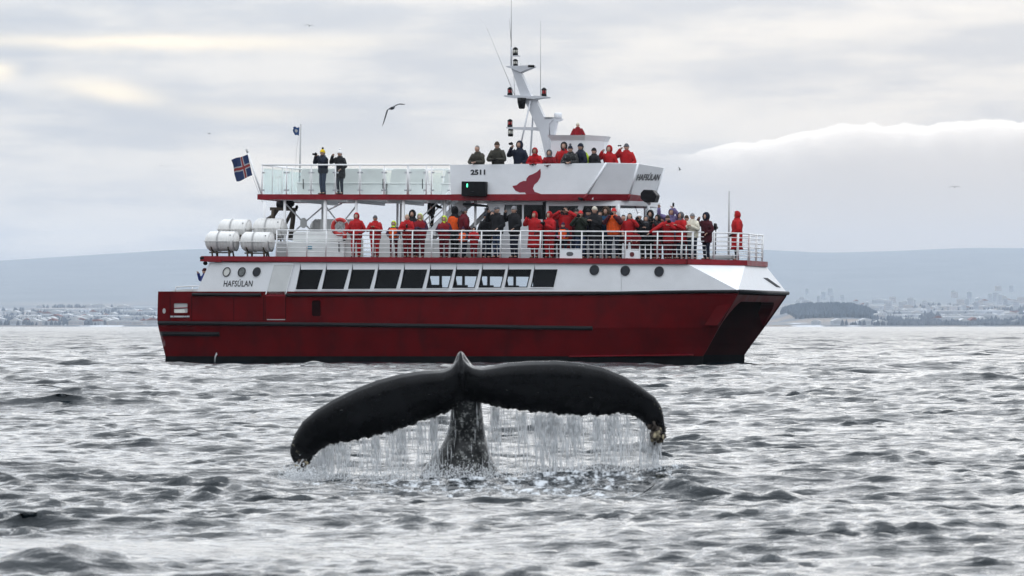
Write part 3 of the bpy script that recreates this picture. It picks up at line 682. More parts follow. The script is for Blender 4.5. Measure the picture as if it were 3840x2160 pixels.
# --- lettering
def lettering(text, p0, p1, p_up, parent, size_shear=0.0, off=0.012, m=ink, offset=0.0, space=1.0):
    """text between two base points, height given by the third (all in boat coordinates); stands off its wall by a few mm"""
    cu = bpy.data.curves.new('lettering', 'FONT'); cu.body = text; cu.shear = size_shear; cu.offset = offset; cu.space_character = space; cu.resolution_u = 3
    ob = bpy.data.objects.new('tmp', cu); COL.objects.link(ob); dg = bpy.context.evaluated_depsgraph_get(); me = bpy.data.meshes.new_from_object(ob.evaluated_get(dg)); bpy.data.objects.remove(ob)
    co = np.array([v.co[:] for v in me.vertices]); w = co[:, 0].max() - co[:, 0].min(); x0 = co[:, 0].min(); h = 0.72
    p0, p1, pu = Vector(p0), Vector(p1), Vector(p_up); ux = (p1 - p0) / w; uz = (pu - p0) / h; nn = ux.cross(uz).normalized()
    for v in me.vertices: v.co = p0 + ux * (v.co.x - x0) + uz * v.co.y + nn * off
    me.materials.clear(); me.materials.append(m); me.name = 'lettering'
    return link('lettering', me, parent)
lettering('HAFSÚLAN', P(838, 1074, 0.03), P(949, 1074, 0.03), P(838, 1051.5, 0.03), cab, 0.22, offset=0.012, space=1.05)
# --- upper deck
Y1, Y2 = 1.9, 6.7
ZU = P(1300, 730, Y1).z; zu0 = P(1300, 749, Y1).z
xu0 = P(972, 740, Y1).x; xu1 = P(1700, 740, Y1).x; xb1 = P(2440, 750, Y1).x
mb = MB(); mb.box((xu0 + 0.03, Y1 + 0.03, zu0 + 0.03), (xu1 + 5.5, Y2 - 0.03, ZU - 0.004)); mb.build('upper_deck', white, boat)
mb = MB()
mb.box((xu0, Y1 - 0.05, zu0), (xu1, Y1 + 0.03, ZU + 0.012)); mb.box((xu0, Y2 - 0.03, zu0), (xu1, Y2 + 0.05, ZU + 0.012)); mb.box((xu0 - 0.06, Y1 - 0.05, zu0), (xu0, Y2 + 0.05, ZU + 0.012)); mb.build('deck_edge', redband, boat)
for px in (1120, 1300, 1450, 1600):
    x = P(px, 760, Y1).x; mb = MB(); mb.box((x - 0.04, Y1 + 0.1, zu0 - 0.10), (x + 0.04, Y2 - 0.1, zu0 + 0.028)); mb.build('deck_beam', white, boat)
# glass balustrade
zr = P(1300, 618, Y1).z
def glass_rail(pxs, y, sgn, end_px, name='balustrade'):
    xs = [P(p, 680, Y1).x for p in pxs]; xe = P(end_px, 680, Y1).x
    r = MB().tube([(xs[0], y, zr), (xe, y, zr)], 0.032, 8).build(name, white_rail, boat)
    for x in xs:
        m2 = MB(); m2.tube([(x, y, ZU), (x, y, zr)], 0.026, 8)
        m2.build('post', white_rail, r)
    for a, b in zip(xs, xs[1:] + [xe]):
        if b - a < 0.3: continue
        MB().box((a + 0.07, y - 0.007, ZU + 0.04), (b - 0.07, y + 0.007, zr - 0.13)).build('glass_panel', clearg, r)
        m3 = MB()
        for z in (ZU + 0.17, zr - 0.30):
            for x in (a + 0.065, b - 0.065): m3.box((x - 0.05, y - 0.022, z - 0.03), (x + 0.05, y + 0.022, z + 0.03))
        m3.build('clamp', steel, r)
    return r
glass_rail([982, 1074, 1166, 1257.5, 1349, 1440, 1527, 1532, 1598, 1617], Y1 + 0.02, -1, 1688)
glass_rail([982, 1074, 1166, 1257.5, 1349, 1440, 1527, 1598], Y2 - 0.02, 1, 1690)
mb = MB(); xs0 = P(982, 680, Y1).x
r = MB().tube([(xs0, Y1 + .02, zr), (xs0, Y2 - .02, zr)], 0.032, 8).build('balustrade', white_rail, boat)
for k in range(4):
    a = Y1 + .1 + k * (Y2 - Y1 - .2) / 4; b = a + (Y2 - Y1 - .2) / 4
    MB().box((xs0 - 0.007, a + .06, ZU + 0.04), (xs0 + 0.007, b - .06, zr - 0.13)).build('glass_panel', clearg, r)
    if k: MB().tube([(xs0, a, ZU), (xs0, a, zr)], 0.026, 8).build('post', white_rail, r)
# benches on the upper deck
def bench(x0, x1, y, z, name='deck_bench', back=True):
    mb = MB(); mb.prism([(x0, z), (x1, z), (x1, z + 0.46), (x0, z + 0.46)], y, y + 0.5); mb.prism([(x0 - .03, z + .46), (x1 + .03, z + .46), (x1 + .03, z + .52), (x0 - .03, z + .52)], y - .03, y + .53)
    o = mb.build(name, offwhite, boat); bevel(o, 0.02)
    if back:
        m2 = MB(); w = x1 - x0
        m2.prism([(x0 + 0.1 * 0, z + .52), (x1, z + .52), (x1 - 0.07, z + 1.0), (x1 - .16, z + 1.06), (x0 + .16, z + 1.06), (x0 + .07, z + 1.0)], y + 0.30, y + 0.42); bevel(m2.build('bench_back', offwhite, o), 0.02)
    return o
def bx(px, y): return P(px, 690, y).x
bench(bx(1114, 3.2), bx(1440, 3.2), 3.2, ZU); bench(bx(1452, 3.4), bx(1600, 3.4), 3.4, ZU); bench(bx(1655, 3.9), bx(1690, 3.9), 3.9, ZU)
# --- bridge wing bulwark: side, chamfer and front panels with red foot band
yb = Y1 - 0.06; ztw = lambda px, py, y=yb: P(px, py, y)
e0 = (P(1688, 618, yb), P(1692, 752, yb)); e1 = (P(2274, 611, yb), P(2187, 752, yb))
yc = yb + 0.42
def on_plane(px, py, a, b, c):
    r = BM.inverted().to_3x3() @ pixel_ray(px, py); o = BM.inverted() @ Vector((0, 0, CAM_H)); nn = (b - a).cross(c - a).normalized(); return o + r * ((a - o).dot(nn) / r.dot(nn))
e2t = P(2393, 614, yc); e2 = (e2t, on_plane(2355, 752, e1[0], e1[1], e2t)); e3 = (P(2517, 619, BEAM - yc), P(2440, 752, BEAM - yc + 0.1))
e4x = (Vector((e1[0].x, BEAM - yb, e1[0].z)), Vector((e1[1].x, BEAM - yb, e1[1].z)))
e3 = (Vector((e2[0].x, BEAM - yc, e2[0].z)), Vector((e2[1].x, BEAM - e2[1].y, e2[1].z)))
e5 = (Vector((e0[0].x, BEAM - yb, e0[0].z)), Vector((e0[1].x, BEAM - yb, e0[1].z)))
split = 0.825
def panel(a, b, t0, t1, name, m, thick=0.05, proud=0.0, lip=True):
    pa = [a[0].lerp(a[1], t0), b[0].lerp(b[1], t0), b[0].lerp(b[1], t1), a[0].lerp(a[1], t1)]
    nn = (pa[1] - pa[0]).cross(pa[3] - pa[0]).normalized(); c = Vector((P(1900, 680, 4.3).x, 4.3, pa[0].z))
    if nn.dot(pa[0] - c) < 0: nn = -nn
    vs = [p + nn * proud for p in pa] + [p - nn * thick for p in pa]
    return MB().add(vs, [(0,1,2,3), (7,6,5,4), (0,4,5,1), (1,5,6,2), (2,6,7,3), (3,7,4,0)]).build(name, m, boat, fix=True)
chamf = mat('grey_chamfer_paint', (0.52, 0.53, 0.54), 0.45, var=0.04, scale=2)
wing = None; front = None
for a, b, mm in ((e0, e1, white), (e1, e2, white), (e2, e3, white), (e3, e4x, white), (e4x, e5, white)):
    w = panel(a, b, 0.0, split, 'bridge_bulwark', mm, proud=0.0); wing = wing or w
    if a is e2: front = w
    panel(a, b, split, 1.0, 'deck_edge', redband, proud=0.012)
for e in (e1, e2, e3, e4x):
    k = e[0].lerp(e[1], split); MB().tube([e[0], k], 0.045, 8).build('corner_trim', white, boat); MB().tube([k, e[1]], 0.05, 8).build('corner_trim', redband, boat)
mb = MB(); zf0 = e1[1].z + 0.02
mb.add([(p[1].x, p[1].y + (0.06 if p[1].y < 4 else -0.06), zf0 + dz) for dz in (0, 0.25) for p in (e0, e1, e2, e3, e4x, e5)], [tuple(range(5, -1, -1)), tuple(range(6, 12))] + [(i, (i+1) % 6, 6+(i+1) % 6, 6+i) for i in range(6)]); mb.build('bridge_floor', greyp, boat, fix=True)
ZB = zf0 + 0.25
# whale tail emblem
em = [(1000,498),(1005,540),(1000,580),(975,625),(940,655),(928,690),(945,722),(1010,745),(862,745),(850,728),(800,730),(760,712),(735,680),(730,665),(770,658),(800,632),(835,617),(862,618),(868,590),(890,565),(930,550),(970,528)]
q = OUT([(1640 + a / 2.588, 440 + b / 2.588) for a, b in em], yb)
MB().prism(q, yb - 0.009, yb + 0.01).build('whale_tail_emblem', mat('emblem_red', (0.24, 0.012, 0.03), 0.5, var=0.08), wing)
lettering('2511', P(1765, 654.5, yb), P(1820, 654, yb), P(1765, 636.5, yb), wing, 0.0, offset=0.045)
def on_front(px, py):
    r = BM.inverted().to_3x3() @ pixel_ray(px, py); o = BM.inverted() @ Vector((0, 0, CAM_H)); a, b, c = e2[0], e3[0], e2[1]
    nn = (b - a).cross(c - a).normalized(); t = (a - o).dot(nn) / r.dot(nn); return o + r * t
lettering('HAFSÚLAN', on_front(2384, 675), on_front(2471, 675), on_front(2389, 652), front, 0.2, off=0.02, offset=0.025)
# black side-light box, forward loudhailer box, floodlight
q = OUT([(1731, 680), (1822, 681), (1821, 736), (1730, 735)], yb - 0.25); o = MB().prism(q, yb - 0.27, yb + 0.05).build('side_light_screen', lampblack, boat); bevel(o, 0.02)
def emis(name, col, e):
    m = bpy.data.materials.new(name); m.use_nodes = True; b = m.node_tree.nodes['Principled BSDF']; b.inputs['Base Color'].default_value = col + (1,); b.inputs['Emission Color'].default_value = col + (1,); b.inputs['Emission Strength'].default_value = e; return m
c = P(1752, 696, yb - 0.3); MB().tube([(c.x, c.y, c.z - 0.07), (c.x, c.y, c.z - .03), (c.x, c.y, c.z + .03), (c.x, c.y, c.z + 0.08)], [0.012, 0.03, 0.03, 0.012], 8).build('side_light', emis('green_navigation_light', (0.1, 0.9, 0.45), 2.0), o)
c = P(1772, 720, yb - 0.26); MB().tube([(c.x - .06, c.y, c.z), (c.x + .06, c.y, c.z)], 0.03, 8).build('cable_gland', black, o)
q = OUT([(2398, 709), (2432, 710), (2447, 730), (2440, 756), (2402, 757), (2386, 742), (2387, 722)], yb); o = MB().prism(q, yb + 0.6, yb + 1.2).build('searchlight_housing', lampblack, boat); bevel(o, 0.04)
c = P(2180, 746, yb); mb = MB(); mb.tube([(c.x - .08, yb - 0.1, c.z + .02), (c.x + .08, yb - 0.14, c.z - .02)], [0.05, 0.06], 10); mb.tube([(c.x, yb - .1, c.z), (c.x, yb + .02, c.z)], 0.02, 6); mb.build('floodlight', lampblack, boat)
c = P(2434, 762, yb + 1.0); mb = MB(); mb.tube([(c.x - .1, yb + 1.0, c.z + .05), (c.x + .05, yb + 0.95, c.z - .05)], [0.04, 0.06], 10); mb.build('floodlight', white_rail, boat)
# --- wheelhouse under the bridge wing
YW, YV = 2.3, 6.3
zc = zf0 - 0.01
def wq(pts, y, mb, th=0.07): mb.prism(OUT(pts, y), y, y + th)
mb = MB()
wq([(1826, 754), (2046, 754), (2046, 768), (1826, 768)], YW, mb); wq([(1826, 822), (2046, 822), (2046, 968), (1826, 968)], YW, mb)
for a, b in ((1826, 1893), (1957, 1965), (2036, 2046)): wq([(a, 768), (b, 768), (b, 822), (a, 822)], YW, mb)
aft = mb.build('deckhouse_wall', white, boat)
def win(pts, y, par, glass, fr=black, inset=2.0, name='window'):
    cx = sum(p[0] for p in pts) / 4; cy = sum(p[1] for p in pts) / 4
    inn = [(a + (inset if a < cx else -inset), b + (inset if b < cy else -inset)) for a, b in pts]
    w = frame_ring(OUT(pts, y), OUT(inn, y), y - 0.015, y + 0.05).build(name, fr, par, fix=True)
    MB().prism(OUT(inn, y), y + 0.02, y + 0.03).build('pane', glass, w); return w
win([(1893, 768), (1957, 768), (1957, 822), (1893, 822)], YW, aft, tinted); win([(1965, 768), (2036, 768), (2036, 822), (1965, 822)], YW, aft, tinted)
MB().prism(OUT([(2036, 757), (2046, 757), (2046, 966), (2036, 966)], YW), YW - 0.03, YW - 0.005).build('door_gap', lampblack, aft)
mb = MB(); yw = YW - 0.05
wq([(2048, 752), (2320, 752), (2320, 770), (2048, 770)], yw, mb); wq([(2048, 822), (2320, 822), (2320, 968), (2048, 968)], yw, mb)
wq([(2048, 770), (2055, 770), (2055, 822), (2048, 822)], yw, mb); wq([(2172, 770), (2188, 770), (2170, 822), (2153, 822)], yw, mb); wq([(2312, 770), (2320, 770), (2320, 822), (2300, 822)], yw, mb)
wh = mb.build('wheelhouse_wall', white, boat)
win([(2055, 770), (2172, 770), (2153, 822), (2055, 822)], yw, wh, tinted, white_rail); win([(2188, 770), (2312, 770), (2300, 822), (2170, 822)], yw, wh, tinted, white_rail)
# chamfered and front faces with open glass
g0 = P(2320, 752, yw); g1 = P(2320, 968, yw); xh = P(2434, 760, 3.4).x; xl_ = P(2405, 968, 3.4).x
def slant(za, zb, ya, yb_, xa0, xa1, name, m, th=0.06):
    """panel between plan points (xa(z), ya) and (xb(z), yb); wheelhouse front leans forward at the top"""
    def xz(z, lo, hi): return lo + (hi - lo) * (z - g1.z) / (g0.z - g1.z)
    vs = [(xz(za, *xa0), ya, za), (xz(za, *xa1), yb_, za), (xz(zb, *xa1), yb_, zb), (xz(zb, *xa0), ya, zb)]
    vs = [Vector(v) for v in vs]; nn = (vs[1] - vs[0]).cross(vs[3] - vs[0]).normalized()
    return MB().add(vs + [v - nn * th for v in vs], [(0,1,2,3), (7,6,5,4), (0,4,5,1), (1,5,6,2), (2,6,7,3), (3,7,4,0)]).build(name, m, wh, fix=True)
n_, f_ = (g1.x, g0.x), (xl_, xh); z_lo = P(2300, 822, yw).z; z_hi = P(2300, 770, yw).z
for ya, yb_, a_, b_ in ((yw, 3.4, n_, f_), (3.4, BEAM - 3.4, f_, f_), (BEAM - 3.4, BEAM - yw, f_, n_)):
    slant(g1.z, z_lo, ya, yb_, a_, b_, 'front_wall', white); slant(z_hi, g0.z, ya, yb_, a_, b_, 'front_wall', white)
    slant(z_lo, z_hi, ya, yb_, a_, b_, 'front_window', tinted, 0.012)
for y, xx in ((yw, n_), (3.4, f_), (BEAM - 3.4, f_), (BEAM - yw, n_)):
    lo = xx[0] + (xx[1] - xx[0]) * (z_lo - g1.z) / (g0.z - g1.z); hi = xx[0] + (xx[1] - xx[0]) * (z_hi - g1.z) / (g0.z - g1.z)
    MB().tube([(lo, y, z_lo - .03), (hi, y, z_hi + .03)], 0.06, 6).build('window_pillar', white, wh)
w0 = P(2380, 790, 3.0); MB().tube([(w0.x + 0.15, 3.1, w0.z - 0.25), (w0.x - 0.0, 3.0, w0.z + 0.2)], 0.012, 6).build('wiper', black, wh)
# far wall with openings, inner bulkhead, floor of the house
mb = MB(); xa, xe = P(1826, 860, YW).x, g1.x
mb.box((xa, YV, Z_DECK), (xe, YV + .07, z_lo)); mb.box((xa, YV, z_hi), (xe, YV + .07, zc))
for px in (1830, 2060, 2180): x = P(px, 800, YV).x; mb.box((x - .15, YV, z_lo), (x + .6, YV + .07, z_hi))
mb.build('far_wall', white, wh)
mb = MB(); x1 = P(1938, 800, 4.0).x; mb.box((x1, 4.0, Z_DECK), (P(2290, 800, 4.0).x, 4.06, zc)); mb.build('bulkhead', darkin, wh)
mb = MB(); mb.box((P(2120, 850, 3).x, 2.6, Z_DECK), (P(2330, 850, 3).x, 3.0, z_lo - 0.1)); mb.build('helm_console', darkin, wh)
mb = MB(); mb.box((xa, YW + .08, Z_DECK), (xa + 0.06, YV, zc)); mb.build('aft_wall', white, aft)
mb = MB(); mb.tube([P(1736, 766, Y1 + .2), P(1800, 770, Y1 + .2), P(1826, 773, Y1 + .2), P(1832, 800, Y1 + .2), P(1832, 880, Y1 + .2)], 0.05, 8); mb.build('exhaust_pipe', black, boat)
# --- posts and bracing that carry the upper deck
def post(px, y, r, y0=752, m=white_rail, name='deck_post'):
    q = P(px, 850, y); z1 = zu0 + 0.03; return MB().tube([(q.x, y, Z_DECK - 0.02), (q.x, y, z1)], r, 10).build(name, m, boat)
for px, y, r in ((991, Y2 - .1, 0.045), (1067, Y1 + .1, 0.055), (1209, Y2 - .2, 0.05), (1219, Y1 + .1, 0.075), (1335, Y1 + .1, 0.055), (1490, Y2 - .3, 0.05), (1502, Y2 - .6, 0.04), (1512, Y1 + .1, 0.065), (1668, Y1 + .3, 0.055), (1692, Y2 - .3, 0.045), (1782, Y1 + .6, 0.05)): post(px, y, r)
for (a, b, c_, d), y in (((1073, 766, 1170, 868), 3.8), ((1210, 776, 1105, 866), 3.85), ((1222, 775, 1292, 866), 3.0), ((1333, 776, 1258, 868), 3.05), ((1222, 792, 1282, 763), 2.6), ((1760, 862, 1850, 770), 4.5)):
    MB().tube([P(a, b, y), P(c_, d, y)], 0.03 if b != 862 else 0.09, 8).build('brace', white_rail, boat)
c = P(1138, 836, 3.7); mb = MB(); mb.tube([(c.x, 3.68, c.z), (c.x, 3.74, c.z)], [(0.13, 0.205)] * 2, 20, smooth=False); o = mb.build('reflector_disc', offwhite, boat)
# --- stairs from the main deck to the bridge wing
st = MB(); ya, yb2 = 2.75, 3.55
q0, q1 = P(1742, 756, ya), P(1512, 969, ya)
for y in (ya, yb2):
    a = Vector((q0.x, y, q0.z)); b = Vector((q1.x, y, q1.z)); d = (b - a).normalized(); nrm = Vector((-d.z, 0, d.x)) * 0.14
    st.add([a + nrm, b + nrm, b - nrm, a - nrm] + [v + Vector((0, 0.05, 0)) for v in (a + nrm, b + nrm, b - nrm, a - nrm)], [(0,1,2,3), (7,6,5,4), (0,4,5,1), (1,5,6,2), (2,6,7,3), (3,7,4,0)])
stairs = st.build('stairway', white, boat, fix=True)
for k in range(11):
    p = q1.lerp(q0, (k + .7) / 11.5); MB().box((p.x - .14, ya + .05, p.z - .02), (p.x + .12, yb2, p.z + .02)).build('tread', greyp, stairs)
for y in (ya, yb2):
    a = Vector((q0.x, y + .02, q0.z)); b = Vector((q1.x, y + .02, q1.z)); up = Vector((-0.05, 0, 0.9))
    m2 = MB(); m2.tube([a + up + (a - b) * 0.02, b + up], 0.026, 8); m2.tube([a + up * .5, b + up * .5], 0.018, 8)
    for k in (0.02, 0.34, 0.66, 0.98): p = a.lerp(b, k); m2.tube([p, p + up], 0.02, 6)
    m2.build('handrail', white_rail, stairs)
# --- main deck railing
ZT = P(1800, 866, 0.06).z; rh = (ZT - (Z_DECK + 0.03)) / 6.1
def railing(path, posts, thick=(), sag=0.0):
    def trk(z, r, nm, par): return MB().tube([(p[0], p[1], z) for p in path], r, 8).build(nm, white_rail, par)
    top = trk(ZT, 0.026, 'railing', boat)
    for k in range(1, 6): trk(ZT - rh * k * 1.0, 0.0165, 'rail', top)
    for i, (x, y) in enumerate(posts):
        MB().tube([(x - 0.02, y, Z_DECK), (x, y, ZT)], 0.045 if i in thick else 0.028, 8).build('post', white_rail, top)
    return top
near_px = [1038, 1078, 1152, 1224, 1326, 1400, 1473, 1547, 1620, 1731, 1806, 1878, 1952, 2027, 2103, 2182, 2261, 2346, 2466, 2558]
yr = 0.07; npost = [(P(p, 920, yr).x, yr) for p in near_px]
ins = 0.14; b0 = (XA - 0.05, yr); b1 = (XF - ins, 2.5); b2 = (XF - ins, BEAM - 2.5); b3 = (XA - .05, BEAM - yr)
railing([npost[0], b0, b1], npost + [(b0[0] + (b1[0] - b0[0]) * k, b0[1] + (b1[1] - b0[1]) * k) for k in (0.12, 0.5, 0.93)], thick=(20, 21, 22))
railing([b1, b2], [(b1[0], b1[1] + (b2[1] - b1[1]) * k) for k in (0.35, 0.7, 1.0)], thick=(0, 1, 2))
railing([b2, b3, (npost[0][0], BEAM - yr)], [(b2[0] + (b3[0] - b2[0]) * k, b2[1] + (b3[1] - b2[1]) * k) for k in (0.5, 1.0)] + [(XA - 1.3 * k, BEAM - yr) for k in range(1, 13)], thick=(0, 1))
m2 = MB(); m2.tube([(npost[0][0], yr, ZT), (npost[0][0], 2.2, ZT)], 0.026, 8); m2.tube([(npost[0][0], yr, ZT - .5), (npost[0][0], 2.2, ZT - .5)], 0.016, 8); m2.build('railing', white_rail, boat)
# mesh-like chain lines between the first posts are rails too; plates with fairlead holes
def plate(x0, x1, y0_, hole, hm):
    pl = MB().prism(OUT([(x0, y0_), (x1, y0_ + 1), (x1 + 1, 970), (x0 - 2, 969)], 0.0), 0.0, 0.03).build('fairlead_plate', white, boat); bevel(pl, 0.01)
    c = P(*hole[:2]); mb = MB()
    pts = [(c.x + hole[2] * math.copysign(abs(math.cos(a)) ** 0.6, math.cos(a)), c.z + hole[3] * math.sin(a)) for a in [2*math.pi*i/24 for i in range(24)]]
    mb.prism(pts, -0.012, 0.01); h = mb.build('fairlead_hole', hm, pl); return pl
plate(2100, 2182, 936, (2137, 952, 0.13, 0.075), mat('fairlead_grey', (0.10, 0.10, 0.11), 0.5)); plate(2346, 2398, 938, (2370, 954, 0.085, 0.085), mat('fairlead_red', (0.11, 0.006, 0.01), 0.5))
# stern rail and the pale deck edge behind the bulwark
m2 = MB(); m2.tube([P(660, 1076, .25), P(745, 1072, .25)], 0.022, 8)
for px in (660, 722): m2.tube([P(px, 1076, .25), P(px - 2, 1094, .25)], 0.02, 6)
m2.build('stern_rail', white_rail, boat)
MB().prism(OUT([(640, 1090), (690, 1085), (740, 1084), (740, 1100), (640, 1100)], 0.5), 0.5, 1.2).build('stern_locker', offwhite, boat)
mb = MB(); xq = P(786, 1000, 0.1).x; mb.prism([(P(786, 984, .1).x, P(786, 984, .1).z), (P(790, 984, .1).x, P(786, 984, .1).z), (P(739, 1100, .1).x, P(739, 1100, .1).z), (P(735, 1100, .1).x, P(739, 1100, .1).z)], 0.1, BEAM - .1); mb.build('cabin_aft_wall', white, boat)
q = P(770, 987, 0.2); mb = MB(); mb.ball((q.x, 0.2, q.z), (0.09, 0.09, 0.08)); mb.tube([(q.x, .2, q.z), (q.x, .2, q.z + .12)], 0.03, 6); mb.build('deck_lamp', lampblack, boat)
q = P(758, 969, 0.0); mb = MB(); mb.tube([(q.x - .05, -0.06, q.z), (q.x + .1, -0.06, q.z + .02)], [0.06, 0.05], 10); mb.build('deck_lamp', lampblack, boat)
mb = MB(); q = OUT([(756, 966), (832, 966), (832, 983), (752, 980)], 0.0); mb.prism(q, -0.085, 0.02); mb.build('deck_edge', redband, boat)
# lockers and seats on the main deck
def locker(x0, x1, yt, ybt, y, dp, name='deck_locker', m=offwhite, slope=0.0):
    a = OUT([(x0 + slope, yt), (x1 - slope, yt), (x1, ybt), (x0, ybt)], y); o = MB().prism(a, y, y + dp).build(name, m, boat); bevel(o, 0.03); return o
locker(1078, 1290, 906, 968, 1.05, 0.8); locker(1096, 1272, 868, 905, 1.4, 0.45, 'locker_top', slope=6)
locker(1290, 1345, 892, 968, 1.25, .6); locker(1396, 1470, 872, 968, 2.15, .6); locker(1470, 1700, 900, 968, 2.2, .6); locker(1705, 1830, 905, 968, 3.7, .6); locker(1200, 1330, 822, 968, 3.4, 0.8)
locker(1035, 1080, 905, 968, 1.5, .8, m=greyp)
MB().prism(OUT([(1154, 923), (1170, 923), (1169, 934), (1154, 934)], 1.03), 1.03, 1.06).build('sticker', mat('blue_sticker', (0.05, 0.22, 0.32), 0.5), boat)
for px in (1271, ): MB().tube([P(px, 907, 1.03), P(px, 945, 1.03)], 0.018, 6).build('strap', black, boat)
for px in (1137, 1436, 1584): MB().tube([P(px, 671, 3.16), P(px, 708, 3.16)], 0.018, 6).build('strap', black, boat)
# low gear on the fore deck
for x0, x1, yt in ((2640, 2745, 958), (2560, 2600, 940), (2530, 2550, 945)): locker(x0, x1, yt, 972, 3.2, 0.8, 'deck_hatch', greyp if x0 == 2640 else offwhite)
# --- gantry at the stern
gy = 4.4; g = MB()
g.prism(OUT([(1012, 777), (1106, 779), (1106, 790), (1012, 789)], gy), gy, gy + .3)
g.tube([P(1040, 785, gy + .1), P(1022, 812, gy + .1), P(996, 828, gy + .1)], 0.09, 6); g.tube([P(1026, 785, gy), P(1022, 840, gy), P(1020, 900, gy)], 0.09, 6); g.tube([P(1101, 785, gy), P(1098, 830, gy), P(1088, 900, gy)], 0.10, 6); g.tube([P(1095, 792, gy), P(1060, 860, gy)], 0.07, 6)
g.tube([P(1102, 790, gy), P(1114, 776, gy)], 0.04, 6)
gan = g.build('stern_gantry', rust, boat)
m2 = MB(); c = P(1062, 765, gy); m2.tube([(c.x - .28, gy + .1, c.z), (c.x + .3, gy + .1, c.z)], [0.14, 0.17], 12); m2.ball((c.x + .3, gy + .1, c.z + .02), 0.13); m2.build('winch', lampblack, gan)
m2 = MB(); c = P(1113, 777, gy); m2.ball((c.x, gy, c.z), (.06, .06, .08)); m2.build('lamp', lampblack, gan)
# --- crow's nest on the bridge
yn = 3.1; xa_ = P(2066, 560, yn).x; xb_ = P(2193, 560, yn).x; xc_ = P(2268, 560, 4.1).x
zn0 = ZB; zn1 = P(2130, 526, yn).z; zn2 = P(2130, 507, yn).z
plan = [(xa_, yn), (xb_, yn), (xc_, 4.0), (xc_, BEAM - 4.0), (xb_, BEAM - yn), (xa_, BEAM - yn)]
def ringp(pl, k, z):
    cx = sum(p[0] for p in pl) / 6; return [((p[0] - cx) * k[0] + cx, (p[1] - 4.3) * k[1] + 4.3, z) for p in pl]
n6 = 6; vs = ringp(plan, (1, 1), zn0) + ringp(plan, (1, 1), zn1)
nest = MB().add(vs, [tuple(range(5, -1, -1)), tuple(range(6, 12))] + [(i, (i+1) % 6, 6+(i+1) % 6, 6+i) for i in range(6)]).build('lookout_nest', white, boat, fix=True)
vs = ringp(plan, (1, 1), zn1 - .01) + ringp(plan, (1.12, 1.12), zn2) + ringp(plan, (1.07, 1.07), zn2) + ringp(plan, (0.96, 0.96), zn1 + .02)
MB().add(vs, [(i+6*r, (i+1) % 6+6*r, 6*(r+1)+(i+1) % 6, 6*(r+1)+i) for r in range(3) for i in range(6)]).build('wind_deflector', white, nest, fix=True)
Z_NEST = zn1 - 0.62
# --- mast
ym = 4.3
def mz(pts): return OUT([(1780 + a / 2.337, b / 2.337) for a, b in pts], ym)
mastm = mat('mast_paint', (0.56, 0.57, 0.60), 0.45, var=0.05, scale=2)
mb = MB(); mb.prism(mz([(330, 598), (410, 630), (500, 832), (548, 880), (622, 1040), (700, 1046), (660, 1090), (660, 1420), (640, 1420), (590, 1200), (575, 1150), (552, 1115), (470, 930), (408, 832)]), ym - .16, ym + .16); mast = mb.build('mast', mastm, boat)
mb = MB(); mb.prism(mz([(618, 1036), (770, 1040), (770, 1052), (726, 1068), (700, 1190), (672, 1190), (660, 1100)]), ym - .13, ym + .13); mb.build('radar_bracket', mastm, mast)
mb = MB(); mb.prism(mz([(290, 582), (524, 574), (524, 588), (490, 604), (412, 636), (330, 600), (290, 592)]), ym - .22, ym + .22); mb.build('top_platform', mastm, mast)
mb = MB(); mb.prism(mz([(274, 838), (400, 838), (505, 848), (540, 842), (648, 848), (645, 858), (560, 866), (540, 874), (500, 868), (380, 862), (275, 850)]), ym - .3, ym + .3); mb.build('yard', mastm, mast)
mb = MB(); mb.prism(mz([(282, 1114), (560, 1116), (645, 1135), (640, 1152), (560, 1146), (330, 1133), (282, 1126)]), ym - .1, ym + .1); mb.build('lamp_arm', mastm, mast)
def MP(a, b, y=ym): return P(1780 + a / 2.337, b / 2.337, y)
mb = MB(); c = MP(730, 1012); mb.tube([(c.x, ym, MP(730, 1038).z), (c.x, ym, MP(730, 1005).z), (c.x, ym, MP(730, 994).z), (c.x, ym, MP(730, 988).z)], [0.15, 0.155, 0.15, 0.12], 16); mb.build('radar_dome', white, mast)
mb = MB(); mb.box((MP(622, 1030).x, ym - .2, MP(622, 1034).z), (MP(688, 1030).x, ym + .2, MP(622, 1027).z)); mb.build('radar_plinth', greyp, mast)
MB().tube([MP(490, 880, ym - .2), MP(410, 1240, ym - .9)], 0.035, 8).build('stay', mastm, mast); MB().tube([MP(512, 1000, ym + .2), MP(485, 1400, ym + 1.2)], 0.038, 8).build('stay', mastm, mast)
redlens = mat('red_lamp_lens', (0.42, 0.02, 0.02), 0.15, var=0.1); clearlens = mat('clear_lamp_lens', (0.72, 0.70, 0.62), 0.12, var=0.05)
def lantern(a, b0_, b1_, lens, y, inv=False):
    c0, c1 = MP(a, b0_, y), MP(a, b1_, y); h = c0.z - c1.z; x = c0.x; z = c1.z; w = 0.105
    o = MB().tube([(x, y, z + h*.30), (x, y, z + h*.74)], w * .72, 12).build('navigation_lantern', lens, mast)
    k = MB(); k.tube([(x, y, z + h*.72), (x, y, z + h*.80), (x, y, z + h*.9), (x, y, z + h)], [w, w, w*.7, w*.35], 12); k.build('cap', lampblack, o)
    k = MB(); k.tube([(x, y, z), (x, y, z + h*.1), (x, y, z + h*.30)], [w*.8, w, w], 12); k.build('base', lampblack, o)
    for i in range(4):
        aa = i * math.pi / 2 + .5; MB().tube([(x + w*.85*math.cos(aa), y + w*.85*math.sin(aa), z + h*.28), (x + w*.85*math.cos(aa), y + w*.85*math.sin(aa), z + h*.74)], 0.010, 5).build('guard_rod', lampblack, o)
lantern(310, 763, 840, redlens, ym); lantern(608, 768, 848, redlens, ym); lantern(310, 1043, 1116, redlens, ym); lantern(315, 1122, 1196, clearlens, ym)
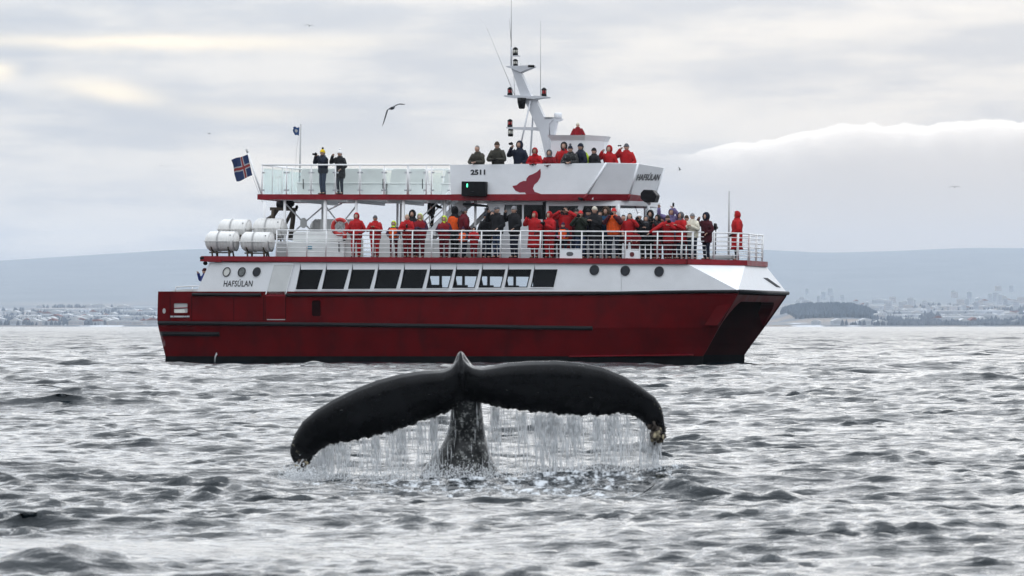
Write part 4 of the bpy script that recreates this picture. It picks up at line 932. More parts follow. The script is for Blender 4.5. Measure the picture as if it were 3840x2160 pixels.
lantern(357, 413, 488, clearlens, ym); lantern(357, 517, 582, clearlens, ym)
MB().tube([MP(320, 598), MP(320, 410)], 0.034, 8).build('light_pole', mastm, mast); MB().box((MP(330, 490).x, ym - .1, MP(330, 494).z), (MP(394, 490).x, ym + .1, MP(330, 486).z)).build('lamp_bracket', mastm, mast)
for a0, b0_, a1, b1_, r in ((320, 412, 322, -90, 0.016), (318, 350, 304, 165, 0.012), (352, 838, 106, 243, 0.012), (577, 840, 578, 185, 0.014), (352, 830, 330, 430, 0.010)):
    MB().tube([MP(a0, b0_, ym - .1), MP(a1, b1_, ym - .1)], [r, r * .6], 6).build('whip_antenna', greyp, mast)
mb = MB(); c0, c1 = MP(430, 862), MP(432, 957); mb.tube([(c0.x, ym - .3, c0.z), (c0.x, ym - .3, c0.z * .6 + c1.z * .4), (c1.x, ym - .3, c1.z + .03), (c1.x, ym - .3, c1.z)], [0.17, 0.16, 0.12, 0.09], 14); mb.build('bell_horn', lampblack, mast)
mb = MB(); mb.tube([MP(470, 580, ym - .2), MP(522, 580, ym - .2)], 0.05, 10); mb.build('signal_horn', lampblack, mast)
for a in (405, 483): mb = MB(); mb.tube([MP(a, 585), MP(a, 562)], 0.02, 6); c = MP(a, 558); mb.ball((c.x, ym, c.z), (.05, .05, .025)); mb.build('small_aerial', white_rail, mast)
# --- fore deck pole and searchlight
p0 = P(2733, 880, 4.3); MB().tube([(p0.x, 4.3, Z_DECK), (p0.x, 4.3, P(2733, 716, 4.3).z)], [0.045, 0.03], 8).build('jack_staff', greyp, boat)
p0 = P(2684, 880, 5.0); zz = P(2684, 850, 5.0).z; mb = MB(); mb.tube([(p0.x, 5, Z_DECK), (p0.x, 5, zz - .1), (p0.x + .08, 5, zz - .05), (p0.x + .05, 5, zz)], 0.02, 6); mb.tube([(p0.x - .06, 5, zz), (p0.x + .03, 5, zz)], [0.14, 0.12], 12); mb.build('bow_searchlight', lampblack, boat)

# ------------------------------------------------------------------ loose things on the boat (top-level, in the boat's frame)
def on_boat(o, p, rz=0.0): o.matrix_world = BM @ Matrix.Translation(Vector(p)) @ Matrix.Rotation(rz, 4, 'Z'); return o
raftw = mat('raft_canister_shell', (0.72, 0.71, 0.69), 0.4, var=0.05, scale=3, dirt=((0.45, 0.42, 0.38), (2, 2, 5), 0.58, 0.5))
def raft_meshes():
    L, R_ = 0.66, 0.385
    prof = [(-L, 0.02), (-L + .005, .12), (-L + .03, .22), (-L + .08, .30), (-L + .16, .36)]
    x = -L + .2
    while x < L - .19: prof += [(x, R_), (x + .05, R_), (x + .065, R_ - .012), (x + .10, R_ - .012), (x + .115, R_)]; x += .13
    prof += [(L - .16, .36), (L - .08, .30), (L - .03, .22), (L - .005, .12), (L, .02)]
    s = MB().tube([(a, 0, 0) for a, _ in prof], [b for _, b in prof], 22).mesh('shell', raftw)
    f = MB(); n = 40; out = []
    for i in range(n):
        a = 2*math.pi*i/n; cx, cy = math.cos(a), math.sin(a); out.append(((L + .03) * math.copysign(abs(cx) ** .5, cx), (R_ + .025) * math.copysign(abs(cy) ** .5, cy)))
    f.add([(a, b, -.02) for a, b in out] + [(a, b, .015) for a, b in out], [tuple(range(n-1, -1, -1)), tuple(range(n, 2*n))] + [(i, (i+1) % n, n+(i+1) % n, n+i) for i in range(n)]); fl = f.mesh('flange', raftw)
    b = MB(); b.tube([(-.1, R_ * 1.015 * math.cos(a), R_ * 1.015 * math.sin(a)) for a in [2*math.pi*i/24 for i in range(25)]], 0.014, 5)
    b.tube([(-.06, R_ * 1.015 * math.cos(a), R_ * 1.015 * math.sin(a)) for a in [2*math.pi*i/24 for i in range(25)]], 0.010, 5); st_ = b.mesh('strap', greyp)
    c = MB()
    for x in (-.34, .34):
        c.tube([(x, R_ * .98 * math.sin(a), -R_ * 1.03 * math.cos(a)) for a in [(-1 + 2*i/8) * 1.0 for i in range(9)]], 0.035, 6)
        for y in (-.22, .22): c.tube([(x, y, -R_ * .95), (x + .04, y * 1.2, -R_ - .22)], 0.035, 6)
    c.tube([(-.45, -.2, -R_ - .05), (.45, -.2, -R_ - .05)], 0.03, 6); cr = c.mesh('cradle', rust)
    d = MB().prism([(.40, .18), (.45, .215), (.43, .20), (.40, .20), (.38, .22)][:4], -.36, -.33).mesh('emblem', ink)
    dm = MB(); dm.add([(.40, -.325, .25), (.45, -.325, .25), (.425, -.345, .20), (.40, -.30, .25), (.45, -.30, .25), (.425, -.32, .20)], [(0,2,1), (3,4,5), (0,1,4,3), (1,2,5,4), (2,0,3,5)]); d = dm.mesh('emblem', ink)
    return (('shell', s), ('flange', fl), ('strap', st_), ('cradle', cr), ('emblem', d))
RM = raft_meshes()
for px, py, y, lab in ((834, 905, 0.62, 'white life raft canister on the outer rack, at the stern end'), (966, 907, 0.62, 'white life raft canister on the outer rack, beside the deck railing'),
                       (882, 860, 2.0, 'white life raft canister on the raised inner rack, at the stern end'), (1013, 856, 2.0, 'white life raft canister on the raised inner rack, beside the deck posts')):
    q = P(px, py, y); o = empty('life_raft_canister', lab, 'life raft', 'life raft canisters at the stern'); on_boat(o, q)
    for nm, me in RM: link(nm, me, o)
mb = MB()
for px in (815, 860, 945, 1000): q = P(px, 968, 2.0); mb.tube([(q.x, 2.0, Z_DECK), (q.x, 2.0, P(px, 895, 2.0).z)], 0.04, 6)
for y in (1.8, 2.2): mb.tube([(P(800, 897, 2).x, y, P(800, 897, 2).z), (P(1060, 895, 2).x, y, P(1060, 895, 2).z)], 0.04, 6)
mb.build('raft_rack', rust, boat)
# far-side canister seen past the posts
q = P(1225, 858, 5.6); o = empty('life_raft_canister', 'white life raft canister on the far side, seen behind the lifebuoy', 'life raft', 'life raft canisters at the stern'); on_boat(o, q)
for nm, me in RM: link(nm, me, o)
# lifebuoy
q = P(1275, 851, 0.95); lb = empty('lifebuoy', 'red ring lifebuoy hanging behind the deck railing', 'lifebuoy'); on_boat(lb, q)
MB().torus((0, 0, 0), 0.285, 0.078, 'Y', 36, 10).build('ring', mat('lifebuoy_red', (0.46, 0.022, 0.018), 0.5, var=0.08), lb)
for k in range(4):
    m2 = MB(); a = k * math.pi / 2 + .6; m2.tube([(0.285*math.cos(a) + .085*math.cos(b)*math.cos(a), .085*math.sin(b), 0.285*math.sin(a) + .085*math.cos(b)*math.sin(a)) for b in [2*math.pi*i/12 for i in range(13)]], 0.018, 5); m2.build('grab_band', greyp, lb)
MB().tube([(0.37*math.cos(a), -.02, 0.37*math.sin(a) - (.02 if i % 2 else 0)) for i, a in enumerate([2*math.pi*i/24 for i in range(25)])], 0.010, 5).build('grab_line', white_rail, lb)
q = P(1293, 884, 0.95); ll = empty('lifebuoy_light', 'small red lifebuoy light canister hanging below the ring', 'light'); on_boat(ll, q)
MB().tube([(0, 0, -.14), (0, 0, -.1), (0, 0, .12), (0, 0, .14)], [.05, .085, .085, .03], 12).build('canister', MATS['lifebuoy_red'], ll); MB().tube([(-.02, 0, -.2), (-.02, 0, -.13)], .05, 10).build('lamp', lampblack, ll); MB().tube([(0, 0, .14), (.02, 0, .3)], .01, 5).build('lanyard', white_rail, ll)
# flags
def cloth(corners, nx, ny, mfun, mats, amp, waves, y):
    tl, tr, br, bl = [P(a, b, y) for a, b in corners]; vs = []; fs = []; mi = []
    for j in range(ny + 1):
        for i in range(nx + 1):
            u, v = i / nx, j / ny; p = (tl.lerp(tr, u)).lerp(bl.lerp(br, u), v)
            w = amp * (1 - u) * math.sin(u * waves + v * 1.8); p = p + Vector((0.02 * math.sin(v * 7 + u * 5) * (1 - u), w, 0.05 * math.sin(u * 6.5 + v * 2) * (1 - u))); vs.append(p)
    mb = MB()
    k = len(vs); mb.v = [tuple(v) for v in vs] + [tuple(v + Vector((0, .006, 0))) for v in vs]
    for j in range(ny):
        for i in range(nx):
            f = (j*(nx+1)+i, j*(nx+1)+i+1, (j+1)*(nx+1)+i+1, (j+1)*(nx+1)+i); m_ = mfun((i + .5) / nx, (j + .5) / ny)
            mb.f += [f, tuple(q_ + k for q_ in f[::-1])]; mb.m += [m_, m_]; mb.smooth += [True, True]
    return mb.mesh('cloth', mats)
fblue = mat('flag_blue', (0.010, 0.028, 0.10), 0.8, var=0.15); fred = mat('flag_red', (0.24, 0.025, 0.025), 0.8, var=0.1); fwhite = mat('flag_white', (0.33, 0.33, 0.35), 0.8, var=0.05)
def iceland(u, v):
    h = 1 - u; x = h * 25; yv = v * 18
    dx = abs(x - 9); dyv = abs(yv - 9)
    return 1 if dx < 1 or dyv < 1 else 2 if dx < 2 or dyv < 2 else 0
yfz = 4.3
fl = empty('ensign_flag', 'blue flag with a white edged red cross flying from the slanting stern staff', 'flag'); fl.matrix_world = BM.copy()
link('cloth', cloth([(867, 600), (929, 579), (946, 657), (882, 685)], 50, 36, iceland, [fblue, fred, fwhite], 0.12, 7.0, yfz), fl)
MB().tube([P(925, 560, yfz), P(986, 742, yfz + .0)], [0.032, 0.045], 8).build('staff', white_rail, fl); MB().tube([P(924, 559, yfz), P(929, 573, yfz)], 0.042, 8).build('finial', greyp, fl)
MB().tube([P(948, 662, yfz), P(962, 700, yfz), P(985, 760, yfz)], 0.008, 5).build('halyard', greyp, fl)
f2 = empty('small_flag', 'small blue pennant with a pale round badge on the upright upper deck pole', 'flag'); f2.matrix_world = BM.copy()
yq = Y2 - .1
link('cloth', cloth([(1098, 478), (1123, 477), (1121, 509), (1098, 501)], 26, 24, lambda u, v: 1 if (u - .55) ** 2 + (v - .42) ** 2 < .045 else 0, [mat('pennant_blue', (0.008, 0.05, 0.16), 0.8), fwhite], 0.05, 6.0, yq), f2)
MB().tube([P(1128, 464, yq), P(1123, 728, yq)], [0.028, 0.04], 8).build('pole', greyp, f2); MB().tube([P(1121, 510, yq), P(1112, 560, yq), P(1108, 640, yq)], 0.006, 5).build('halyard', greyp, f2)
# ------------------------------------------------------------------ people
SKIN = [mat('skin_fair', (0.50, 0.30, 0.22), 0.5, var=0.06, scale=9), mat('skin_tan', (0.36, 0.20, 0.13), 0.5, var=0.06, scale=9)]
eyem = mat('eye_dark', (0.02, 0.015, 0.012), 0.3); mouthm = mat('lips', (0.30, 0.10, 0.09), 0.5)
def fab(name, col, rough=0.8): return mat('fabric_' + name, col, rough, var=0.22, scale=7, bump=0.012, bscale=11, spec=0.25)
C = {k: fab(k, v) for k, v in dict(
    red=(0.37, 0.007, 0.010), deepred=(0.19, 0.005, 0.010), darkred=(0.10, 0.004, 0.010), maroon=(0.055, 0.006, 0.012), orange=(0.70, 0.085, 0.010), black=(0.008, 0.008, 0.010), navy=(0.008, 0.011, 0.024),
    olive=(0.045, 0.042, 0.032), jeans=(0.020, 0.035, 0.075), darkjeans=(0.012, 0.017, 0.032), grey=(0.10, 0.10, 0.11), paleyellow=(0.55, 0.58, 0.25), neon=(0.60, 0.80, 0.05), cream=(0.60, 0.56, 0.46), white=(0.75, 0.75, 0.76),
    purple=(0.045, 0.014, 0.045), lavender=(0.16, 0.13, 0.26), blue=(0.012, 0.06, 0.13), royal=(0.015, 0.03, 0.16), green=(0.016, 0.022, 0.014), yellow=(0.70, 0.48, 0.02), brown=(0.055, 0.035, 0.022), pink=(0.62, 0.12, 0.30), grey2=(0.22, 0.22, 0.23), beanred=(0.55, 0.03, 0.03)).items()}
HAIR = {k: mat('hair_' + k, v, 0.5, var=0.3, scale=30, bump=0.01, bscale=60) for k, v in dict(dark=(0.012, 0.008, 0.006), brown=(0.05, 0.028, 0.014), blonde=(0.40, 0.31, 0.20), greyhair=(0.20, 0.19, 0.18), darkred=(0.10, 0.02, 0.01)).items()}
camo = mat('fabric_pattern', (0.012, 0.012, 0.013), 0.8, var=0.2, dirt=((0.5, 0.5, 0.5), (16, 16, 16), 0.56, 0.9))
C['camo'] = camo
def limb_pts(a, b, c, k=3):
    """joint chain with a rounded bend"""
    a, b, c = Vector(a), Vector(b), Vector(c); out = [a, a.lerp(b, .5), a.lerp(b, .88), b, b.lerp(c, .15), b.lerp(c, .55), c]; out[3] = (out[2] + b * 2 + out[4]) / 4; return out
def head_shape(d, p):
    x, y, z = d.x, d.y, d.z; q = Vector(p)
    if z < 0: q.x *= 1 - 0.28 * (-z) ** 1.5; q.y *= 1 - 0.12 * (-z)
    if y < -0.5 and -0.35 < z < 0.12 and abs(x) < 0.22: q.y -= 0.020 * (1 - abs(x) / .22) * (1 - abs(z + .12) / .26)
    if y < -0.6 and 0.02 < z < 0.25 and 0.15 < abs(x) < .55: q.y += 0.006
    if y < -0.5 and z < -0.72: q.y -= 0.008
    if abs(x) > .93 and -0.3 < z < 0.25: q.x *= 1.14; q.y += 0.008
    return q
_hand = {}
def hand_mesh(m, side):
    """palm and five bent fingers, wrist at the origin, fingers along -z, palm toward -y"""
    key = (m.name, side)
    if key in _hand: return _hand[key]
    mb = MB(); mb.tube([(0, 0, .01), (0, -.003, -.03), (0, -.006, -.085)], [(.024, .017), (.038, .016), (.040, .012)], 8)
    for i, (x, l) in enumerate(((-.030, .062), (-.010, .074), (.011, .070), (.030, .054))):
        mb.tube([(x, -.005, -.078), (x * 1.05, -.012, -.078 - l * .45), (x * 1.05, -.032, -.078 - l * .78), (x, -.050, -.078 - l * .85)], [.0098, .0092, .0085, .006], 6)
    s = side; mb.tube([(s * .028, -.004, -.03), (s * .050, -.016, -.052), (s * .052, -.034, -.078), (s * .044, -.046, -.096)], [.013, .0115, .010, .007], 6)
    _hand[key] = mb.mesh('hand', m); return _hand[key]
POSES = {
 'rail':   dict(L=((-.30, -.10, 1.17), (-.20, -.34, 1.10)), R=((.30, -.10, 1.17), (.20, -.34, 1.10)), lean=.10),
 'lean':   dict(L=((-.29, -.16, 1.14), (-.08, -.36, 1.13)), R=((.29, -.16, 1.14), (.08, -.36, 1.14)), lean=.24),
 'down':   dict(L=((-.30, .03, 1.13), (-.29, -.06, .88)), R=((.30, .03, 1.13), (.29, -.06, .88)), lean=0),
 'pocket': dict(L=((-.34, .02, 1.12), (-.20, -.16, .98)), R=((.34, .02, 1.12), (.20, -.16, .98)), lean=0),
 'cross':  dict(L=((-.31, -.06, 1.14), (.02, -.27, 1.20)), R=((.31, -.06, 1.14), (-.02, -.24, 1.16)), lean=.04),
 'photo':  dict(L=((-.30, -.20, 1.24), (-.07, -.27, 1.50)), R=((.30, -.20, 1.24), (.07, -.27, 1.50)), lean=.03),
 'wide':   dict(L=((-.46, -.10, 1.40), (-.15, -.17, 1.60)), R=((.46, -.10, 1.40), (.15, -.17, 1.60)), lean=.03),
 'chest':  dict(L=((-.30, -.12, 1.14), (-.06, -.28, 1.28)), R=((.30, -.12, 1.14), (.06, -.28, 1.28)), lean=.04),
 'left_up': dict(L=((-.38, -.12, 1.28), (-.16, -.25, 1.55)), R=((.30, .0, 1.13), (.22, -.20, 1.02)), lean=.03),
 'right_up': dict(L=((-.30, .0, 1.13), (-.22, -.20, 1.02)), R=((.36, -.14, 1.26), (.14, -.26, 1.52)), lean=.03),
 'high':   dict(L=((-.42, -.14, 1.55), (-.40, -.22, 1.80)), R=((.30, -.12, 1.50), (.12, -.24, 1.78)), lean=.05),
 'reach':  dict(L=((-.42, -.30, 1.22), (-.66, -.42, 1.05)), R=((.32, -.14, 1.22), (.12, -.30, 1.35)), lean=.28),
 'climb':  dict(L=((-.36, -.20, 1.30), (-.50, -.34, 1.22)), R=((.42, -.05, 1.26), (.66, -.10, 1.20)), lean=.12, knee=(.30, -.30)),
}
PERSON_N = [0]
def person(px, top, y, z_floor, label, pose='rail', jacket='red', legs=None, head=('hood', 'red'), rz=0.0, kind='jacket', skin=0, boots='black', glove=None, vest=None, pack=None, held=None, hmin=1.0, hmax=2.0, turn=0.0, base_px=None):
    """one passenger: px and the pixel row of the top of the head give place and height on the boat plane y; feet stand on z_floor"""
    q = P(px, top, y); H = max(hmin, min(hmax, q.z - z_floor)); extra = {'beanie': .03, 'pom': .09, 'hood': .035, 'fur': .06, 'cap': .02, 'hair': .015, 'longhair': .015}[head[0]]
    s = (H - extra) / 1.75
    root = empty('person', label, 'person', 'people aboard the tour boat'); on_boat(root, (q.x, y, z_floor), rz)
    po = POSES[pose]; ln = po['lean']
    def L(v):                                                    # lean the upper body forward about the hips
        v = Vector(v); k = max(0.0, v.z - .92); return Vector((v.x, v.y - ln * k * 0.9, v.z - 0.10 * ln * k)) * s
    bulk = 1.36 if kind in ('overall', 'long') else 1.25
    sh = {-1: (-.185, 0, 1.43), 1: (.185, 0, 1.43)}; arm = {-1: po['L'], 1: po['R']}
    kn = po.get('knee'); R_ = random.Random(PERSON_N[0]); PERSON_N[0] += 1
    st = R_.uniform(.085, .12)
    legs_j = {}
    for sd in (-1, 1):
        hip = (sd * .09, .01, .92); knee = (sd * (st + .01), -.02, .50); ank = (sd * st, .02, .09); toe = (sd * (st + .03), -.12, .045)
        if kn and sd == -1: knee = (sd * (st + .02) - .10, -kn[1] * -1, .72); ank = (sd * st - .12, -.18, .36); toe = (sd * st - .16, -.30, .32)
        legs_j[sd] = (hip, knee, ank, toe)
    # body: one continuous skin from ankles to head
    me = bpy.data.meshes.new('body'); bm = bmesh.new(); sk = bm.verts.layers.skin.verify()
    def V(p, r, rootv=False):
        v = bm.verts.new(L(p)); v[sk].radius = (r * s, r * s); v[sk].use_root = rootv; return v
    pel = V((0, .01, .95), .13, True); wai = V((0, .0, 1.10), .125); che = V((0, 0, 1.30), .145); nb = V((0, .0, 1.46), .07); nt = V((0, -.01, 1.55), .055); hd = V((0, -.01, 1.63), .075); ht = V((0, -.005, 1.69), .06)
    for a, b in ((pel, wai), (wai, che), (che, nb), (nb, nt), (nt, hd), (hd, ht)): bm.edges.new((a, b))
    for sd in (-1, 1):
        s0 = V(sh[sd], .065); e = V(arm[sd][0], .045); w = V(arm[sd][1], .032); bm.edges.new((che, s0)); bm.edges.new((s0, e)); bm.edges.new((e, w))
        hp, kj, an, to = legs_j[sd]; a = V(hp, .09); b = V(kj, .06); c_ = V(an, .045); d = V(to, .04)
        for e0_, e1_ in ((pel, a), (a, b), (b, c_), (c_, d)): bm.edges.new((e0_, e1_))
    bm.to_mesh(me); bm.free(); me.materials.append(SKIN[skin])
    body = link('body', me, root); md = body.modifiers.new('skin', 'SKIN'); md.use_smooth_shade = True; sb = body.modifiers.new('sub', 'SUBSURF'); sb.levels = 1; sb.render_levels = 1
    # head with features
    hc = L((0, -.012, 1.635)); hb = MB(); rot = Matrix.Rotation(turn, 3, 'Z')
    hb.ball((0, 0, 0), (.082 * s, .100 * s, .122 * s), 18, 14, 0, shape=lambda d, p: head_shape(d, p))
    for sd in (-1, 1): hb.ball((sd * .030 * s, -.083 * s, .012 * s), (.013 * s, .010 * s, .008 * s), 8, 6, 1)
    hb.ball((0, -.083 * s, -.055 * s), (.022 * s, .008 * s, .006 * s), 8, 6, 2)
    hb.v = [tuple(rot @ Vector(v) + hc) for v in hb.v]
    hb.build('head', [SKIN[skin], eyem, mouthm], root)
    # jacket, sleeves, trousers
    J = C[jacket]; hem = {'jacket': .84, 'overall': .80, 'long': .42, 'parka': .66}[kind]
    rings = [(hem, .175 if kind != 'long' else .225, .135 if kind != 'long' else .17), (min(hem + .10, .95), .185 if kind != 'long' else .215, .145), (1.0, .18, .145), (1.12, .178, .14), (1.28, .20, .15), (1.38, .215, .14), (1.44, .19, .12), (1.49, .10, .09), (1.545, .078, .078)]
    mb = MB(); mb.tube([L((0, .005, z)) for z, _, _ in rings], [(a * s * bulk, b * s * bulk) for _, a, b in rings], 14)
    for i, v in enumerate(mb.v):                                   # folds in the cloth
        f = 0.010 * math.sin(v[2] * 31 / s + math.atan2(v[1], v[0]) * 4 + PERSON_N[0]); d = Vector((v[0], v[1], 0)); d = d.normalized() if d.length > 1e-4 else d
        mb.v[i] = tuple(Vector(v) + d * f * s)
    jk = mb.build('jacket', J, root)
    for sd in (-1, 1):
        e, w = arm[sd]; pts = [L(p) for p in limb_pts((sd * .15, 0, 1.44), e, w)]; SL = C[jacket] if not isinstance(vest, tuple) else C[vest[1]]
        mb = MB(); mb.tube(pts, [r * s * bulk for r in (.072, .072, .062, .062, .058, .052, .046)], 9); mb.build('sleeve', SL, jk)
        wv, ev = L(w), L(e); d = (wv - ev).normalized(); gm = C[glove] if glove else SKIN[skin]
        hnd = link('hand', hand_mesh(gm, sd), root); zq = (-d).to_track_quat('Z', 'Y'); hnd.matrix_local = Matrix.Translation(wv) @ zq.to_matrix().to_4x4() @ Matrix.Scale(s, 4)
    T = C[legs or jacket]; mb = MB(); lk = 1.25 if kind in ('overall',) else 1.0
    for sd in (-1, 1):
        hp, kj, an, to = legs_j[sd]; mb.tube([L((hp[0] * .9, .0, .98)), L(hp), L(Vector(hp).lerp(Vector(kj), .5)), L(kj), L(Vector(kj).lerp(Vector(an), .5)), L((an[0], an[1], an[2] + .02))], [(.10 * s, .11 * s), (.098 * s * lk,) * 2, (.088 * s * lk,) * 2, (.07 * s * lk,) * 2, (.062 * s * lk,) * 2, (.056 * s * lk,) * 2], 9)
    mb.build('trousers', T, root)
    for sd in (-1, 1):
        hp, kj, an, to = [Vector(v) for v in legs_j[sd]]; mb = MB()
        mb.tube([L(an + Vector((0, .045, -.035))), L(an + Vector((0, .02, -.04))), L((an + to) / 2 + Vector((0, 0, -.012))), L(to)], [(.032 * s, .05 * s), (.048 * s, .052 * s), (.046 * s, .045 * s), (.035 * s, .03 * s)], 8)
        mb.tube([L(an + Vector((0, 0, -.05))), L(an + Vector((0, 0, .07)))], .056 * s, 8); mb.build('boot', C[boots], root)
    # what is on the head
    hk, hcol = head[0], head[1]
    def hats(mb_, name, m_, par=root):
        mb_.v = [tuple(rot @ Vector(v) + hc) for v in mb_.v]; return mb_.build(name, m_, par)
    if hk in ('hood', 'fur'):
        g = 1.10 if hk == 'hood' else 1.2
        mb = MB(); mb.ball((0, .012 * s, .012 * s), (.108 * s * g, .125 * s * g, .142 * s * g), 18, 14, 0, keep=lambda p: not (p.y < -.045 * s and abs(p.x) < .085 * s and -.13 * s < p.z < .095 * s))
        mb.tube([(0, .02 * s, -.09 * s), (0, .01 * s, -.16 * s)], [(.095 * s, .10 * s), (.12 * s, .11 * s)], 14, caps=False)
        hats(mb, 'hood', C[hcol], jk)
        if hk == 'fur':
            mb = MB()
            for k in range(34):
                a = 2 * math.pi * k / 34; j = R_.uniform(.85, 1.2); mb.ball((.098 * s * math.sin(a), (-.062 + R_.uniform(-.01, .01)) * s, (.0 + .128 * math.cos(a)) * s), .030 * s * j, 6, 4)
            o = hats(mb, 'fur_trim', C[head[2] if len(head) > 2 else 'black'], jk); o['kind'] = 'stuff'
    elif hk in ('beanie', 'pom'):
        mb = MB(); mb.ball((0, .006 * s, .022 * s), (.090 * s, .108 * s, .122 * s), 16, 12, 0, keep=lambda p: p.z > (.012 * s if p.y < 0 else -.03 * s))
        mb.tube([((.091 * math.sin(a)) * s, (.006 - .108 * math.cos(a)) * s, (.036 - .03 * (1 - math.cos(a)) / 2) * s) for a in [2*math.pi*i/20 for i in range(21)]], .014 * s, 6); hats(mb, 'beanie', C[hcol])
        if hk == 'pom':
            mb = MB(); mb.ball((0, .01 * s, .172 * s), .045 * s, 10, 8, shape=lambda d, p: Vector(p) * (1 + .12 * math.sin(d.x * 23 + d.y * 17) * math.sin(d.z * 19))); hats(mb, 'pompom', C[head[2]])
        mb = MB(); mb.ball((0, .022 * s, -.01 * s), (.082 * s, .092 * s, .105 * s), 12, 10, 0, keep=lambda p: p.y > -.01 * s and p.z < .05 * s); hats(mb, 'hair', HAIR['brown'])
    elif hk == 'cap':
        mb = MB(); mb.ball((0, .004 * s, .03 * s), (.088 * s, .108 * s, .105 * s), 14, 10, 0, keep=lambda p: p.z > .0); mb.ball((0, -.105 * s, .035 * s), (.07 * s, .07 * s, .012 * s), 12, 6); hats(mb, 'cap', C[hcol])
    elif hk in ('hair', 'longhair'):
        mb = MB(); mb.ball((0, .014 * s, .022 * s), (.09 * s, .108 * s, .122 * s), 16, 12, 0, keep=lambda p: p.z > .055 * s or p.y > -.02 * s)
        if hk == 'longhair':
            for sd in (-1, 1): mb.tube([(sd * .07 * s, -.01 * s, .02 * s), (sd * .085 * s, -.02 * s, -.10 * s), (sd * .085 * s, -.05 * s, -.24 * s), (sd * .07 * s, -.06 * s, -.32 * s)], [.04 * s, .042 * s, .035 * s, .012 * s], 7)
        hats(mb, 'hair', HAIR[hcol])
    if vest:
        vc = vest[0] if isinstance(vest, tuple) else vest
        vr = [(.98, .205, .168), (1.1, .205, .168), (1.28, .225, .175), (1.38, .215, .16), (1.45, .15, .125)]
        mb = MB(); mb.tube([L((0, .0, z)) for z, _, _ in vr], [(a * s * bulk, b * s * bulk) for _, a, b in vr], 14, caps=False); mb.build('life_vest' if vc == 'orange' else 'bib', C[vc], root)
    if pack:
        mb = MB(); mb.tube([L((0, .19, 1.02)), L((0, .21, 1.10)), L((0, .22, 1.30)), L((0, .17, 1.44))], [(.12 * s, .07 * s), (.15 * s, .09 * s), (.15 * s, .085 * s), (.10 * s, .05 * s)], 10); mb.build('backpack', C[pack], root)
    if held:
        hl, side = held[0], held[2] if len(held) > 2 else 0
        wp = [L(arm[-1][1]), L(arm[1][1])]; c = (wp[0] + wp[1]) / 2 if side == 0 else wp[0 if side < 0 else 1]
        if side == 0: c = c + Vector((0, -.05, .07))
        else: c = c + Vector((0, -.03, .14))
        if hl == 'camera':
            o = empty('camera', held[1], 'camera'); on_boat(o, (q.x, y, z_floor), rz); o.matrix_world = o.matrix_world @ Matrix.Translation(c)
            b = MB().box((-.065, -.03, -.045), (.065, .03, .045)); b.box((-.025, -.025, .045), (.025, .02, .07)); bevel(b.build('camera_body', lampblack, o), .008)
            MB().tube([(0, -.03, 0), (0, -.08, 0), (0, -.13, 0)], [.034, .036, .04], 12).build('lens', lampblack, o)
        elif hl == 'phone':
            o = empty('phone', held[1], 'phone'); on_boat(o, (q.x, y, z_floor), rz); o.matrix_world = o.matrix_world @ Matrix.Translation(c)
            w_, h_ = (.15, .075) if (side == 0) else (.075, .15)
            bevel(MB().box((-w_ / 2, -.006, -h_ / 2), (w_ / 2, .006, h_ / 2)).build('phone_case', lampblack, o), .005); MB().box((-w_ / 2 + .012, -.010, h_ / 2 - .034), (-w_ / 2 + .034, -.005, h_ / 2 - .012)).build('phone_lens', steel, o)
            MB().box((-w_ / 2 + .004, .0065, -h_ / 2 + .004), (w_ / 2 - .004, .0075, h_ / 2 - .004)).build('screen', portg, o)
        elif hl == 'binoculars':
            o = empty('binoculars', held[1], 'binoculars'); on_boat(o, (q.x, y, z_floor), rz); o.matrix_world = o.matrix_world @ Matrix.Translation(c)
            for sd in (-1, 1): MB().tube([(sd * .034, .03, 0), (sd * .034, -.05, 0), (sd * .036, -.10, 0)], [.018, .026, .03], 10).build('barrel', lampblack, o)
            MB().box((-.03, -.05, -.012), (.03, .01, .012)).build('bridge', lampblack, o)
        elif hl == 'bag':
            o = empty('hand_bag', held[1], 'bag'); on_boat(o, (q.x, y, z_floor), rz); o.matrix_world = o.matrix_world @ Matrix.Translation(c + Vector((0, 0, -.34)))
            m_ = C[held[3]]; bevel(MB().prism([(-.14, -.12), (.14, -.12), (.12, .12), (-.12, .12)], -.06, .06).build('bag_body', m_, o), .03)
            MB().tube([(-.09, 0, .11), (-.07, 0, .22), (.07, 0, .22), (.09, 0, .11)], .012, 6).build('handle', m_, o)
    return root
D = Z_DECK
# main deck, along the railing from the stern forward
person(1337, 798, .5, D, 'passenger in red hooded overall standing right beside the lifebuoy', 'pocket', 'red', 'red', ('hood', 'red'), kind='overall', glove='black')
person(1408, 806, .5, D, 'passenger in red overall and dark grey beanie clutching a white hat', 'chest', 'red', 'red', ('beanie', 'grey'), kind='overall', skin=1)
person(1478, 827, .48, D, 'child in orange life vest with yellow green hood and dark red trousers', 'rail', 'purple', 'darkred', ('hood', 'neon'), vest='orange', glove='purple', hmin=.9)
person(1531, 803, .5, D, 'person with curly blonde hair in red overall leaning on the railing', 'lean', 'red', 'deepred', ('hair', 'blonde'), kind='overall', glove='black', held=('phone', 'dark phone held by the blonde haired passenger', 1))
person(1547, 786, 1.15, D, 'person in black furry hood standing behind the blonde passenger', 'down', 'black', 'black', ('fur', 'black'), kind='parka')
person(1576, 800, .5, D, 'passenger in red and black overall with pale yellow hood beside the blonde', 'cross', 'deepred', 'darkred', ('hood', 'paleyellow'), kind='overall', glove='black', vest=('deepred', 'purple'))
person(1667, 809, .5, D, 'passenger in dark red overall with bright neon yellow hood', 'cross', 'deepred', 'darkred', ('hood', 'neon'), kind='overall', glove='purple', vest=('deepred', 'purple'))
